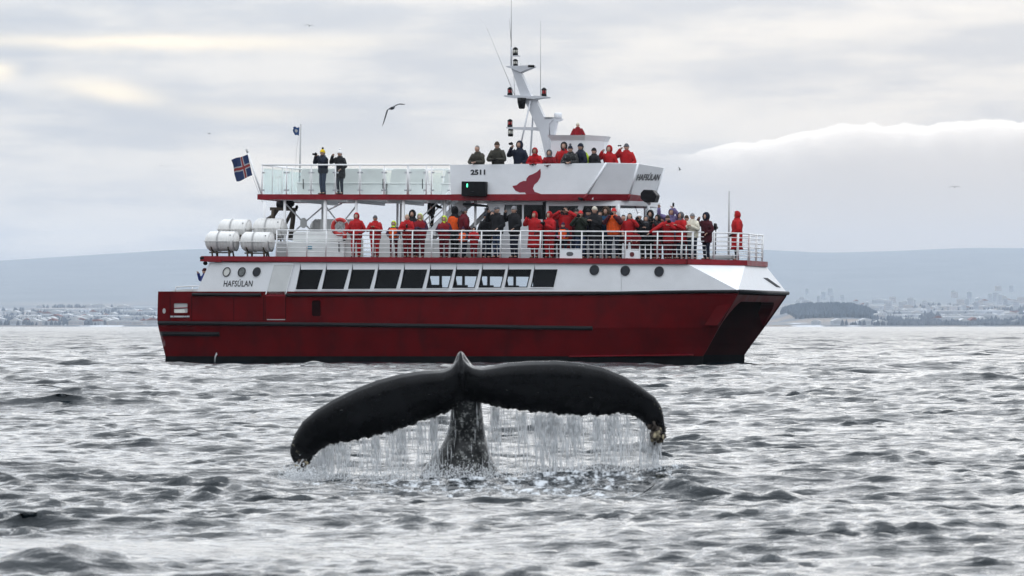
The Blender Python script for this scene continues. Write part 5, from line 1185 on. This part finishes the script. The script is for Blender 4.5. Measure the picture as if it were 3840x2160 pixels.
person(1706, 768, 1.9, D, 'person in black hood and orange lower jacket at the foot of the stairs', 'down', 'black', 'black', ('hood', 'black'), kind='parka', vest='orange', rz=2.6)
person(1741, 777, 1.6, D, 'person in dark red jacket and grey hat beside the stairs', 'pocket', 'darkred', 'black', ('beanie', 'grey'), rz=2.2, kind='parka')
person(1738, 849, .45, D, 'small child in orange life vest with purple hat at the railing', 'rail', 'navy', 'navy', ('beanie', 'purple'), vest='orange', glove='orange', hmin=.8)
person(1778, 850, .45, D, 'small child in red suit with black hood looking through the railing', 'chest', 'red', 'deepred', ('hood', 'black'), kind='overall', hmin=.8)
person(1822, 799, .95, D, 'person in black jacket and dark navy beanie turned sideways', 'down', 'black', 'darkjeans', ('beanie', 'navy'), rz=.9)
person(1866, 773, .6, D, 'tall man in black jacket and peaked cap raising a phone', 'left_up', 'black', 'jeans', ('cap', 'grey'), rz=-.5, held=('phone', 'phone raised by the man in the peaked cap', -1))
person(1930, 769, .6, D, 'tall man in black jacket and grey beanie holding up a phone', 'left_up', 'black', 'navy', ('beanie', 'grey2'), rz=-.6, held=('phone', 'phone held up by the man in the grey beanie', -1))
person(2006, 793, .5, D, 'passenger in very wide red hooded coat holding gloves to mouth', 'left_up', 'red', 'deepred', ('hood', 'red'), kind='long', glove='black', rz=-.3)
person(2062, 793, .5, D, 'passenger in red hooded overall with black camera beside the deck door', 'chest', 'red', 'red', ('hood', 'red'), kind='overall', glove='black', rz=-.5, held=('camera', 'black camera held by the red hooded passenger by the door', 0))
person(2122, 769, 1.1, D, 'tall person in red jacket and black hood with both elbows raised', 'wide', 'red', 'deepred', ('hood', 'black'), kind='parka', held=('binoculars', 'black binoculars held by the tall person in red', 0))
person(2113, 832, .45, D, 'small child in orange life vest with purple beanie and pink gloves', 'rail', 'navy', 'navy', ('beanie', 'purple'), vest='orange', glove='pink', hmin=.8)
person(2162, 780, 1.25, D, 'person in dark patterned beanie half hidden behind the red bobble beanie', 'down', 'maroon', 'jeans', ('beanie', 'camo'))
person(2178, 788, .65, D, 'person in dark green jacket, red beanie and blue jeans taking a picture', 'photo', 'green', 'jeans', ('beanie', 'beanred'), held=('camera', 'camera held to the face under the red beanie', 0))
person(2232, 768, .7, D, 'tall person in black coat and cream beanie holding up hands', 'chest', 'black', 'navy', ('beanie', 'cream'), kind='parka', rz=-.3)
person(2275, 761, 1.15, D, 'person in brown furry hood and blue jacket with rucksack', 'chest', 'blue', 'darkjeans', ('fur', 'brown', 'brown'), pack='black', rz=-.2)
person(2303, 779, .55, D, 'person in bright red beanie and orange jacket with maroon sleeves', 'photo', 'orange', 'navy', ('beanie', 'beanred'), vest=('orange', 'maroon'), kind='jacket', held=('camera', 'grey camera held by the person in the orange jacket', 0))
person(2362, 799, .55, D, 'person with long dark hair in red jacket lifting one hand', 'right_up', 'red', 'darkred', ('longhair', 'dark'), kind='parka')
person(2398, 793, .9, D, 'person in white bobble hat and black jacket', 'photo', 'black', 'grey', ('pom', 'white', 'white'), kind='parka', held=('camera', 'camera held under the white bobble hat', 0))
person(2441, 786, 1.4, D, 'person in black jacket framed by a big black fur hood', 'rail', 'black', 'black', ('fur', 'black'), kind='parka')
person(2468, 805, .6, D, 'person with black hood, red scarf and red trousers pointing a camera', 'photo', 'black', 'darkred', ('hood', 'black'), kind='jacket', vest='deepred', rz=-.6, held=('camera', 'pale camera pointed by the person in the black hood', 0))
person(2520, 782, 1.2, D, 'person in lavender hooded jacket stretching both arms up', 'high', 'lavender', 'darkred', ('hood', 'lavender'), held=('phone', 'phone lifted overhead in lavender sleeves', 1))
person(2508, 804, .5, D, 'person in brown hat and red jacket reaching down onto the railing', 'reach', 'red', 'darkred', ('beanie', 'brown'), kind='parka', held=('camera', 'camera held by the person reaching for the railing', 1))
person(2555, 795, .6, D, 'person in red coat and grey hood beside the cream jacket', 'chest', 'red', 'navy', ('hood', 'grey'), kind='parka', rz=-.5)
person(2598, 798, .6, D, 'person in cream jacket and grey hat with red scarf', 'chest', 'cream', 'navy', ('beanie', 'grey2'), rz=-.2)
person(2650, 795, 1.0, D, 'person in maroon jacket and navy fur hood nearest the bow staff', 'left_up', 'maroon', 'navy', ('fur', 'navy', 'navy'), kind='parka', rz=-.5)
person(2764, 792, 3.3, D, 'person in long red hooded coat standing alone at the bow', 'pocket', 'red', 'navy', ('hood', 'red'), kind='long', rz=-1.2, glove='black')
# second row
person(2207, 783, 1.5, D, 'person in dark blue jacket and black beanie behind the cream beanie', 'down', 'navy', 'navy', ('beanie', 'black'))
person(2252, 790, 1.5, D, 'person in black hooded parka squeezed behind the brown furry hood', 'pocket', 'black', 'black', ('hood', 'black'), kind='parka')
person(2338, 806, 1.3, D, 'person in maroon jacket with dark hair behind the long haired woman', 'down', 'maroon', 'black', ('hair', 'dark'), kind='parka')
person(2385, 858, .5, D, 'small child in deep red suit beside the white bobble hat', 'rail', 'deepred', 'darkred', ('hood', 'deepred'), kind='overall', hmin=.8)
person(2424, 808, .8, D, 'person in black jacket and grey hood between the bobble hat and the fur hood', 'chest', 'black', 'black', ('hood', 'grey'), kind='parka')
person(2486, 812, 1.5, D, 'person in dark red overall with black hood behind the pointed camera', 'pocket', 'darkred', 'darkred', ('hood', 'black'), kind='overall')
person(2538, 806, 1.5, D, 'person in black parka and navy beanie behind the grey hood', 'down', 'black', 'black', ('beanie', 'navy'), kind='parka')
person(2575, 806, 1.3, D, 'person in deep red overall and brown beanie behind the cream jacket', 'pocket', 'deepred', 'deepred', ('beanie', 'brown'), kind='overall')
person(1848, 790, 1.5, D, 'person in black coat and grey hood behind the two tall men', 'down', 'black', 'black', ('hood', 'grey'), kind='parka')
person(2090, 800, 1.5, D, 'person in maroon overall and navy beanie by the deckhouse door', 'down', 'maroon', 'maroon', ('beanie', 'navy'), kind='overall')
# on the stairs, aft deck and bridge
person(1617, 735, 3.1, P(1617, 868, 3.1).z, 'person in black climbing the stairs to the upper deck', 'climb', 'black', 'black', ('hair', 'dark'), rz=1.2)
person(1212, 553, 2.5, ZU, 'person in navy jacket, jeans and yellow bobble beanie behind glass', 'photo', 'navy', 'jeans', ('pom', 'yellow', 'black'), rz=-.7, held=('camera', 'camera held by the person in the yellow bobble beanie', 0))
person(1276, 557, 2.4, ZU, 'person in black coat and white bobble hat behind glass', 'left_up', 'black', 'darkjeans', ('pom', 'white', 'white'), kind='parka', rz=-.4)
YB_ = 2.25
person(1797, 545, YB_, ZB, 'grey haired man in olive jacket leaning on the bridge wall', 'lean', 'olive', 'navy', ('hair', 'greyhair'), rz=-.2)
person(1869, 528, YB_, ZB, 'man in olive jacket and dark beanie on the bridge', 'lean', 'olive', 'navy', ('beanie', 'brown'), glove='black', pack='black')
person(1950, 528, YB_, ZB, 'person in black hooded jacket holding a pale camera', 'left_up', 'navy', 'navy', ('hood', 'navy'), rz=-.3, held=('camera', 'camera raised by the person in the black hooded jacket', -1))
person(2010, 553, YB_, ZB, 'person in red hooded jacket with dark face mask on the bridge', 'lean', 'red', 'deepred', ('hood', 'red'), glove='black', skin=1)
person(2064, 560, YB_, ZB, 'person in red jacket with grey hood beside the lookout nest', 'lean', 'deepred', 'deepred', ('hood', 'grey'), glove='maroon')
person(2115, 533, YB_ + .5, ZB, 'person in red jacket and black hood before the lookout nest', 'down', 'red', 'deepred', ('hood', 'black'))
person(2143, 538, YB_, ZB, 'person in black and white patterned jacket and bobble beanie', 'lean', 'camo', 'navy', ('pom', 'navy', 'grey'))
person(2178, 536, YB_ + .15, ZB, 'person in navy jacket with neon green collar and navy beanie', 'pocket', 'navy', 'navy', ('beanie', 'navy'), rz=-.8, pack='neon')
person(2228, 553, YB_ + .2, ZB, 'person all in black with black beanie before the lookout nest', 'down', 'black', 'black', ('beanie', 'black'), rz=-.6, glove='black')
person(2286, 545, YB_ + .5, ZB, 'person in bright red hooded jacket with raised hand on the bridge', 'left_up', 'red', 'deepred', ('hood', 'red'), rz=-.2)
person(2350, 537, YB_ + .75, ZB, 'person in red jacket and dark beanie shading eyes with a raised arm', 'left_up', 'red', 'deepred', ('beanie', 'grey'), held=('binoculars', 'binoculars held up by the forward bridge passenger', -1))
person(2167, 458, 4.0, Z_NEST, 'crew member in cream beanie and red jacket up in the lookout nest', 'pocket', 'deepred', 'navy', ('beanie', 'cream'), hmax=1.9)
person(770, 1004, 1.0, P(770, 1165, 1.0).z, 'person in royal blue jacket and dark red hat leaning out at the stern', 'left_up', 'royal', 'navy', ('beanie', 'maroon'), rz=-1.0)
# ------------------------------------------------------------------ humpback whale: tail stock and flukes
WD = 39.3
def W(px, py, dz=0.0):
    """pixel at the whale's distance, dz metres further away"""
    p = at_depth(px, py, WD); s = (WD + dz) / WD; return Vector((p.x * s, WD + dz, CAM_H + (p.z - CAM_H) * s)) if False else Vector((p.x, WD + dz, p.z))
LT = [(1727,1324),(1712,1342),(1703,1358),(1690,1374),(1661,1385),(1578,1389),(1495,1402),(1413,1424),(1330,1457),(1247,1498),(1185,1536),(1135,1579),(1106,1625),(1089,1670),(1088,1699),(1099,1728),(1122,1750),(1139,1760)]
LB = [(1752,1512),(1735,1517),(1702,1535),(1673,1552),(1640,1562),(1611,1575),(1578,1580),(1549,1597),(1516,1606),(1483,1618),(1437,1628),(1404,1638),(1380,1646),(1351,1647),(1322,1657),(1272,1662),(1230,1672),(1206,1688),(1181,1706),(1164,1737),(1139,1760)]
RT = [(1727,1324),(1741,1342),(1752,1358),(1772,1371),(1805,1377),(1843,1371),(1905,1359),(1988,1353),(2091,1351),(2174,1359),(2257,1375),(2340,1408),(2406,1450),(2456,1487),(2481,1524),(2489,1562),(2494,1603),(2490,1636),(2478,1650)]
RB = [(1752,1512),(1785,1508),(1822,1518),(1876,1532),(1946,1541),(2008,1549),(2050,1549),(2112,1561),(2141,1554),(2174,1566),(2207,1555),(2236,1562),(2298,1555),(2331,1551),(2356,1557),(2389,1566),(2406,1582),(2422,1595),(2439,1615),(2446,1640),(2478,1650)]
def resample(pts, n):
    d = [0]
    for a, b in zip(pts, pts[1:]): d.append(d[-1] + math.hypot(b[0]-a[0], b[1]-a[1]))
    out = []
    for i in range(n + 1):
        t = d[-1] * i / n; k = max(j for j in range(len(d) - 1) if d[j] <= t + 1e-9); f = (t - d[k]) / max(1e-9, d[k+1] - d[k])
        out.append((pts[k][0] + (pts[k+1][0] - pts[k][0]) * f, pts[k][1] + (pts[k+1][1] - pts[k][1]) * f))
    return out
def build_whale():
    mb = MB(); ns, nc = 120, 12
    edge = {}
    for T_, B_, sgn in ((LT, LB, -1), (RT, RB, 1)):
        tp, bp = resample(T_, ns), resample(B_, ns); rows = []; R = random.Random(5 + sgn); edge[sgn] = []
        for i in range(ns + 1):
            s = i / ns; a, b = tp[i], bp[i]
            ser = (4.0 * math.sin(i * 1.9) + 3.0 * math.sin(i * 0.83 + 1) + R.uniform(-2, 2)) * min(1, s * 6) * (1 if s < .97 else 0)
            th = 0.27 * (1 - s) ** 0.7 + 0.04; sweep = -0.15 * s
            row = []
            for j in range(2 * nc):
                front = j <= nc; c_ = (j / nc) if front else (2 * nc - j) / nc        # chordwise 0 leading edge .. 1 trailing edge
                x = a[0] + (b[0] - a[0]) * c_; y = a[1] + (b[1] - a[1]) * c_ + ser * max(0, (c_ - .8) / .2) ** 2
                prof = math.sqrt(max(0, c_)) * (1 - c_) ** 0.8 * 1.9 + 0.10 * (1 - c_) * math.sqrt(c_) * 3
                half = th * 0.5 * prof + 0.013 * min(1, c_ * 12)
                base = 0.06 + 0.11 * c_ + sweep
                row.append(W(x, y, base - half if front else base + half))
            rows.append(row); edge[sgn].append(row[nc])
        n2 = 2 * nc; vs = [v for r in rows for v in r]
        fs = [(i*n2+j, i*n2+(j+1) % n2, (i+1)*n2+(j+1) % n2, (i+1)*n2+j) for i in range(ns) for j in range(n2)]
        fs += [tuple(range(n2)), tuple(range(ns*n2 + n2 - 1, ns*n2 - 1, -1))]
        mb.add(vs, fs, 0, True)
    # tail stock rising out of the water and bending over into the flukes
    st = [(1733, 1900, 200, .48, .42), (1731, 1830, 184, .44, .38), (1731, 1790, 156, .44, .34), (1736, 1740, 124, .44, .29), (1742, 1690, 93, .43, .26), (1746, 1640, 74, .44, .23), (1748, 1590, 64, .38, .20), (1748, 1540, 58, .32, .18), (1746, 1480, 56, .26, .16), (1740, 1420, 54, .18, .15), (1733, 1385, 40, .10, .13), (1729, 1350, 22, .05, .09), (1727, 1330, 13, .03, .06), (1727, 1321, 6, .02, .03)]
    mb.tube([W(a, b, d) for a, b, _, d, _ in st], [(w / 375.0, dp) for _, _, w, _, dp in st], 28)
    # keel running over the top onto the flukes
    kl = [(1727, 1330, 7, .03), (1728, 1350, 11, .0), (1730, 1375, 14, -.025), (1732, 1400, 14, -.035), (1734, 1425, 11, -.03), (1737, 1460, 5, .0)]
    mb.tube([W(a, b, d) for a, b, _, d in kl], [(w / 375.0, .075) for _, _, w, _ in kl], 12)
    tmp = mb.build('whale_tail', [])
    r = tmp.modifiers.new('remesh', 'REMESH'); r.mode = 'VOXEL'; r.voxel_size = 0.011; r.use_smooth_shade = True
    sm = tmp.modifiers.new('smooth', 'SMOOTH'); sm.iterations = 5; sm.factor = 0.5
    dg = bpy.context.evaluated_depsgraph_get(); me = bpy.data.meshes.new_from_object(tmp.evaluated_get(dg)); bpy.data.objects.remove(tmp)
    for p in me.polygons: p.use_smooth = True
    m = bpy.data.materials.new('wet_whale_skin'); m.use_nodes = True; t = m.node_tree; b = t.nodes['Principled BSDF']; p = N(t, 'ShaderNodeNewGeometry').outputs['Position']
    sp = N(t, 'ShaderNodeSeparateXYZ', ins={0: p})
    n1 = N(t, 'ShaderNodeTexNoise', ins={'Vector': p, 'Scale': 5.0, 'Detail': 6.0, 'Roughness': 0.65}).outputs[0]
    n2 = N(t, 'ShaderNodeTexNoise', ins={'Vector': p, 'Scale': 22.0, 'Detail': 4.0, 'Roughness': 0.7}).outputs[0]
    vo = N(t, 'ShaderNodeTexVoronoi', ins={'Vector': p, 'Scale': 26.0}).outputs['Distance']
    c = MIX(t, SS(t, n1, 0.3, 0.7), (0.003, 0.0034, 0.0042), (0.007, 0.0076, 0.009))
    scar = N(t, 'ShaderNodeTexNoise', ins={'Vector': N(t, 'ShaderNodeVectorMath', operation='MULTIPLY', ins={0: p, 1: (4, 4, 22)}).outputs[0], 'Scale': 2.2, 'Detail': 5.0}).outputs[0]
    c = MIX(t, SS(t, scar, 0.72, 0.76, 0.0, 0.5), c, (0.30, 0.30, 0.28))
    # mottled, scarred skin of the tail stock
    below = SS(t, sp.outputs[2], 0.80, 0.62); mid = M_(t, 'MULTIPLY', below, M_(t, 'MULTIPLY', SS(t, sp.outputs[0], -0.95, -0.75), SS(t, sp.outputs[0], -0.05, -0.28)))
    mid = M_(t, 'MULTIPLY', mid, SS(t, sp.outputs[1], WD + 0.06, WD + 0.14))
    mot = M_(t, 'ADD', SS(t, n2, 0.50, 0.66, 0.0, 0.8), SS(t, vo, 0.26, 0.08, 0.0, 0.75), clamp=True)
    c = MIX(t, M_(t, 'MULTIPLY', mid, SS(t, n1, 0.35, 0.65, 0.15, 0.9)), c, (0.032, 0.034, 0.034))
    c = MIX(t, M_(t, 'MULTIPLY', mid, M_(t, 'MULTIPLY', mot, SS(t, n1, 0.36, 0.58))), c, (0.48, 0.49, 0.47))
    # barnacled fluke tips
    tip = M_(t, 'MAXIMUM', SS(t, sp.outputs[0], -2.06, -2.16), SS(t, sp.outputs[0], 1.36, 1.47))
    c = MIX(t, M_(t, 'MULTIPLY', tip, SS(t, n2, 0.60, 0.70, 0.0, 0.75)), c, (0.42, 0.38, 0.28))
    t.links.new(c, b.inputs['Base Color']); b.inputs['Specular IOR Level'].default_value = 0.2; b.inputs['Coat Weight'].default_value = 0.0
    t.links.new(SS(t, n1, 0.3, 0.7, 0.14, 0.24), b.inputs['Roughness'])
    t.links.new(N(t, 'ShaderNodeBump', ins={'Strength': 0.12, 'Distance': 0.01, 'Height': n2}).outputs[0], b.inputs['Normal'])
    me.materials.clear(); me.materials.append(m); me.name = 'body'
    root = empty('humpback_whale', 'black whale tail with broad flukes streaming water above the sea', 'whale'); root.location = W(1735, 1805, .5)
    o = link('body', me, root); o.matrix_parent_inverse = Matrix.Translation(root.location).inverted()
    # barnacle clusters on the tips
    R = random.Random(3); bc = mat('barnacle', (0.28, 0.24, 0.16), 0.8, var=0.5, scale=40, bump=0.004, bscale=120); bd = mat('barnacle_dark', (0.035, 0.026, 0.020), 0.7, var=0.4, scale=40)
    for cx, cy, sx, sy, n, dz, tilt in ((2466, 1620, 30, 34, 90, -.05, .25), (1136, 1736, 16, 16, 34, -.05, -.4)):
        k = MB()
        for _ in range(n):
            a, q = R.gauss(0, .5), R.gauss(0, .5); c0 = W(cx + a * sx + q * tilt * 14, cy + q * sy, dz + R.uniform(-.06, .06)); r_ = R.uniform(.010, .026)
            k.tube([c0, c0 + Vector((R.uniform(-.01, .01), -.02, -.02)), c0 + Vector((R.uniform(-.015, .015), -.03, R.uniform(-.05, -.01)))], [r_, r_ * .9, r_ * .45], 6, R.choice((0, 1, 1)))
        ob = k.build('barnacle_cluster', [bc, bd], root); ob.matrix_parent_inverse = Matrix.Translation(root.location).inverted(); ob['kind'] = 'stuff'
    return edge
EDGE = build_whale()
def build_falling_water():
    R = random.Random(21); mb_v = []; mb_f = []
    def drop(c, w, h, sx=0.0):
        o = len(mb_v); x, y, z = c
        mb_v.extend([(x, y, z + h), (x + w, y, z + h * .1), (x, y + w, z), (x - w, y, z + h * .1), (x, y - w, z), (x + sx, y, z - h * .7)])
        mb_f.extend([(o, o+4, o+1), (o, o+1, o+2), (o, o+2, o+3), (o, o+3, o+4), (o+5, o+1, o+4), (o+5, o+2, o+1), (o+5, o+3, o+2), (o+5, o+4, o+3)])
    def dens(px):
        if px < 1180: return 1.0
        if px < 1640: return 0.7
        if px < 1840: return 0.03
        if px < 1990: return 0.55
        if px < 2300: return 1.5
        if px < 2440: return 0.6
        return 2.4
    for sgn in (-1, 1):
        ed = EDGE[sgn]
        for i in range(2, len(ed)):
            for rep in range(9):
                k = R.random(); a = ed[i - 1].lerp(ed[i], k); px = 1920 + a.x / a.y * F
                clump = 0.5 + 0.5 * math.sin(px * .071 + 2 * math.sin(px * .013)) * math.sin(px * .029 + 1)
                if R.random() > dens(px) / 2.4 * 1.7 * (0.08 + 1.9 * clump ** 1.6): continue
                total = a.z + 0.02; vx = R.gauss(0, .06) + .05 * math.sin(px * .02); strong = R.random()
                reach = total * (1.0 if strong > .58 else R.uniform(.15, .8))
                z = a.z + .01; w0 = R.uniform(.0020, .0056) * (1.7 if strong > .85 else 1)
                wob = R.uniform(0, 6.28)
                while z > a.z - reach:
                    f = (a.z - z) / max(.05, total)
                    h = R.uniform(.03, .13) * (1 + .5 * f); w = w0 * R.uniform(.6, 1.25) * (1 - .45 * f)
                    x = a.x + vx * f + .012 * math.sin(wob + 9 * f) + R.gauss(0, .004 + .016 * f); y = a.y - .01 + R.gauss(0, .015 + .06 * f) - .10 * f
                    drop((x, y, z - h), w, h, R.gauss(0, .004)); z -= h * R.uniform(.75, 1.35 + 1.5 * f)
    # spray where it lands
    for _ in range(7500):
        px = R.choice((R.uniform(1100, 1640), R.uniform(1880, 2460), R.gauss(2480, 45), R.gauss(1140, 40), R.gauss(2170, 90), R.uniform(1590, 1880)))
        y = WD - R.uniform(.0, .75); x = (px - 1920) / F * WD; h = abs(R.gauss(0, .065)); r_ = R.uniform(.0018, .0075)
        drop((x, y, h), r_, r_ * R.uniform(.8, 2.4))
    me = bpy.data.meshes.new('falling_water'); me.from_pydata(mb_v, [], mb_f); me.polygons.foreach_set('use_smooth', [True] * len(mb_f))
    m = bpy.data.materials.new('falling_water'); m.use_nodes = True; t = m.node_tree; t.nodes.clear()
    df = N(t, 'ShaderNodeBsdfDiffuse', ins={'Color': (0.92, 0.94, 0.96, 1)}); tl = N(t, 'ShaderNodeBsdfTranslucent', ins={'Color': (0.95, 0.96, 0.97, 1)}); gl = N(t, 'ShaderNodeBsdfGlossy', ins={'Roughness': 0.15}); tr = N(t, 'ShaderNodeBsdfTransparent')
    a = N(t, 'ShaderNodeMixShader', ins={0: 0.5, 1: df.outputs[0], 2: tl.outputs[0]}); b_ = N(t, 'ShaderNodeMixShader', ins={0: 0.15, 1: a.outputs[0], 2: gl.outputs[0]}); c_ = N(t, 'ShaderNodeMixShader', ins={0: 0.28, 1: b_.outputs[0], 2: tr.outputs[0]})
    t.links.new(c_.outputs[0], N(t, 'ShaderNodeOutputMaterial').inputs[0])
    me.materials.append(m); o = link('falling_water', me); tag(o, 'white water streaming and dripping off the whale flukes', 'water', kind='stuff')
build_falling_water()
def build_spray():
    # drifting spray off the stern and the cooling water running down the hull
    mb = MB()
    for px, py, rx, rz in ((545, 1262, 0.75, 0.30), (500, 1248, 0.65, 0.26), (580, 1285, 0.45, 0.22)):
        mb.ball(at_depth(px, py, 152.0), (rx, 0.6, rz), 20, 14, 0, shape=lambda d, p: Vector(p) * (1 + .12 * math.sin(d.x * 5 + d.z * 4) + .08 * math.sin(d.y * 9 + d.x * 11)))
    m = bpy.data.materials.new('spray_mist'); m.use_nodes = True; t = m.node_tree; t.nodes.clear()
    v = N(t, 'ShaderNodeVolumePrincipled', ins={'Color': (0.9, 0.92, 0.95, 1), 'Density': 0.22, 'Anisotropy': 0.2}); o = N(t, 'ShaderNodeOutputMaterial'); t.links.new(v.outputs[0], o.inputs['Volume'])
    ob = mb.build('spray_mist', m); tag(ob, 'faint pale mist drifting low behind the stern', 'mist', kind='stuff')
    R = random.Random(4); k = MB()
    for i in range(10):
        a = P(810 - i * .4 + R.uniform(-2, 2), 1322 + R.uniform(0, 6), 0.1); b = P(804 - R.uniform(0, 5), 1352, 0.1)
        y = y_side(9, a.z); k.tube([(a.x, y - .03, a.z), ((a.x + b.x) / 2 - .01, y - .06, (a.z + b.z) / 2), (b.x, y - .03, b.z - .05)], [R.uniform(.006, .012), R.uniform(.010, .016), .008], 5)
    ob = k.build('cooling_water', MATS.get('white_rail_paint')); ob.data.materials[0] = bpy.data.materials['falling_water']; ob.matrix_world = BM.copy(); tag(ob, 'thin stream of cooling water pouring from the hull side', 'water', kind='stuff')
build_spray()
# ------------------------------------------------------------------ gulls
gull_dark = mat('gull_grey_feathers', (0.045, 0.048, 0.058), 0.7, var=0.2, scale=20); gull_white = mat('gull_white_feathers', (0.42, 0.43, 0.45), 0.7, var=0.1, scale=20); gull_tip = mat('gull_black_tip', (0.010, 0.010, 0.012), 0.6, var=0.2)
beakm = mat('gull_beak', (0.45, 0.26, 0.04), 0.5)
def gull(px, py, dist, span, label, droop=(0.2, -0.5), rz=0.0, roll=0.0, pitch=0.0):
    """body along x (head +x), wings bent at the wrist"""
    o = empty('seagull', label, 'bird', 'gulls in the air'); k = span / 1.3
    b = MB(); b.tube([(-.24, 0, .0), (-.20, 0, .0), (-.08, 0, -.01), (.04, 0, -.01), (.13, 0, .01), (.18, 0, .025), (.215, 0, .02), (.225, 0, .015)], [(.012, .03), (.03, .018), (.06, .055), (.062, .06), (.042, .042), (.036, .036), (.022, .022), (.008, .008)], 10); b.v = [tuple(Vector(v) * k) for v in b.v]; bo = b.build('body', gull_white, o)
    b = MB(); b.tube([(.215, 0, .016), (.255, 0, .006)], [.009, .002], 6); b.v = [tuple(Vector(v) * k) for v in b.v]; b.build('beak', beakm, o)
    for sd in (-1, 1):
        d1, d2 = droop if isinstance(droop[0], float) else droop[0 if sd < 0 else 1]
        st = [(0.03, .0, 0.20, .026), (.16, .06, .19, .028), (.30, .08, .17, .02), (.42, .03, .15, .016), (.54, -.03, .11, .011), (.64, -.09, .03, .005)]
        vs = []; w = MB(); z = 0.03; pr = 0.0
        for (yy, xx, ch, th) in st:
            z += (yy - pr) * (d1 if yy <= .31 else d2); pr = yy
            for (cx, cz) in ((.5, 0), (.15, th), (-.5, 0), (.15, -th * .5)): vs.append(Vector((xx + cx * ch, sd * yy, z + cz)) * k)
        fs = [(i*4+j, i*4+(j+1) % 4, (i+1)*4+(j+1) % 4, (i+1)*4+j) for i in range(5) for j in range(4)] + [(3,2,1,0), (20,21,22,23)]
        for q, f in enumerate(fs): pass
        w.add(vs, fs[:16], 0, True); w2 = [vs[i] for i in range(16, 24)]; w.add(w2, [(j, (j+1) % 4, 4+(j+1) % 4, 4+j) for j in range(4)] + [(4,5,6,7)], 1, True)
        w.build('wing', [gull_dark, gull_tip], o, fix=True)
    o.location = at_depth(px, py, dist); o.rotation_euler = (roll, pitch, rz); return o
gull(1472, 404, 128, 1.08, 'large dark gull with drooping wings gliding astern of the mast', ((-0.25, -1.6), (0.1, -0.15)), math.radians(-60), 0.25, -0.2)
gull(1160, 97, 420, 1.2, 'tiny gull with spread wings high above the stern flag', (0.35, -0.5), 1.3, 0.1)
gull(784, 500, 520, 1.1, 'tiny gull in level flight beyond the stern', (0.0, -0.15), 0.2)
gull(605, 622, 760, 1.1, 'faint gull low in the sky beyond the stern', (0.2, -0.3), 1.0)
gull(2548, 638, 560, 1.1, 'tiny gull flying just ahead of the bridge', (0.8, 0.2), 0.3, 0.4)
gull(3580, 702, 400, 1.25, 'tiny gull with arched wings over the far shore', (0.3, -0.5), 1.45, 0.0)
g = gull(122, 1460, 92, 0.35, 'small dark bird skimming the water astern of the boat', (0.5, -0.2), 0.4, 0.2)
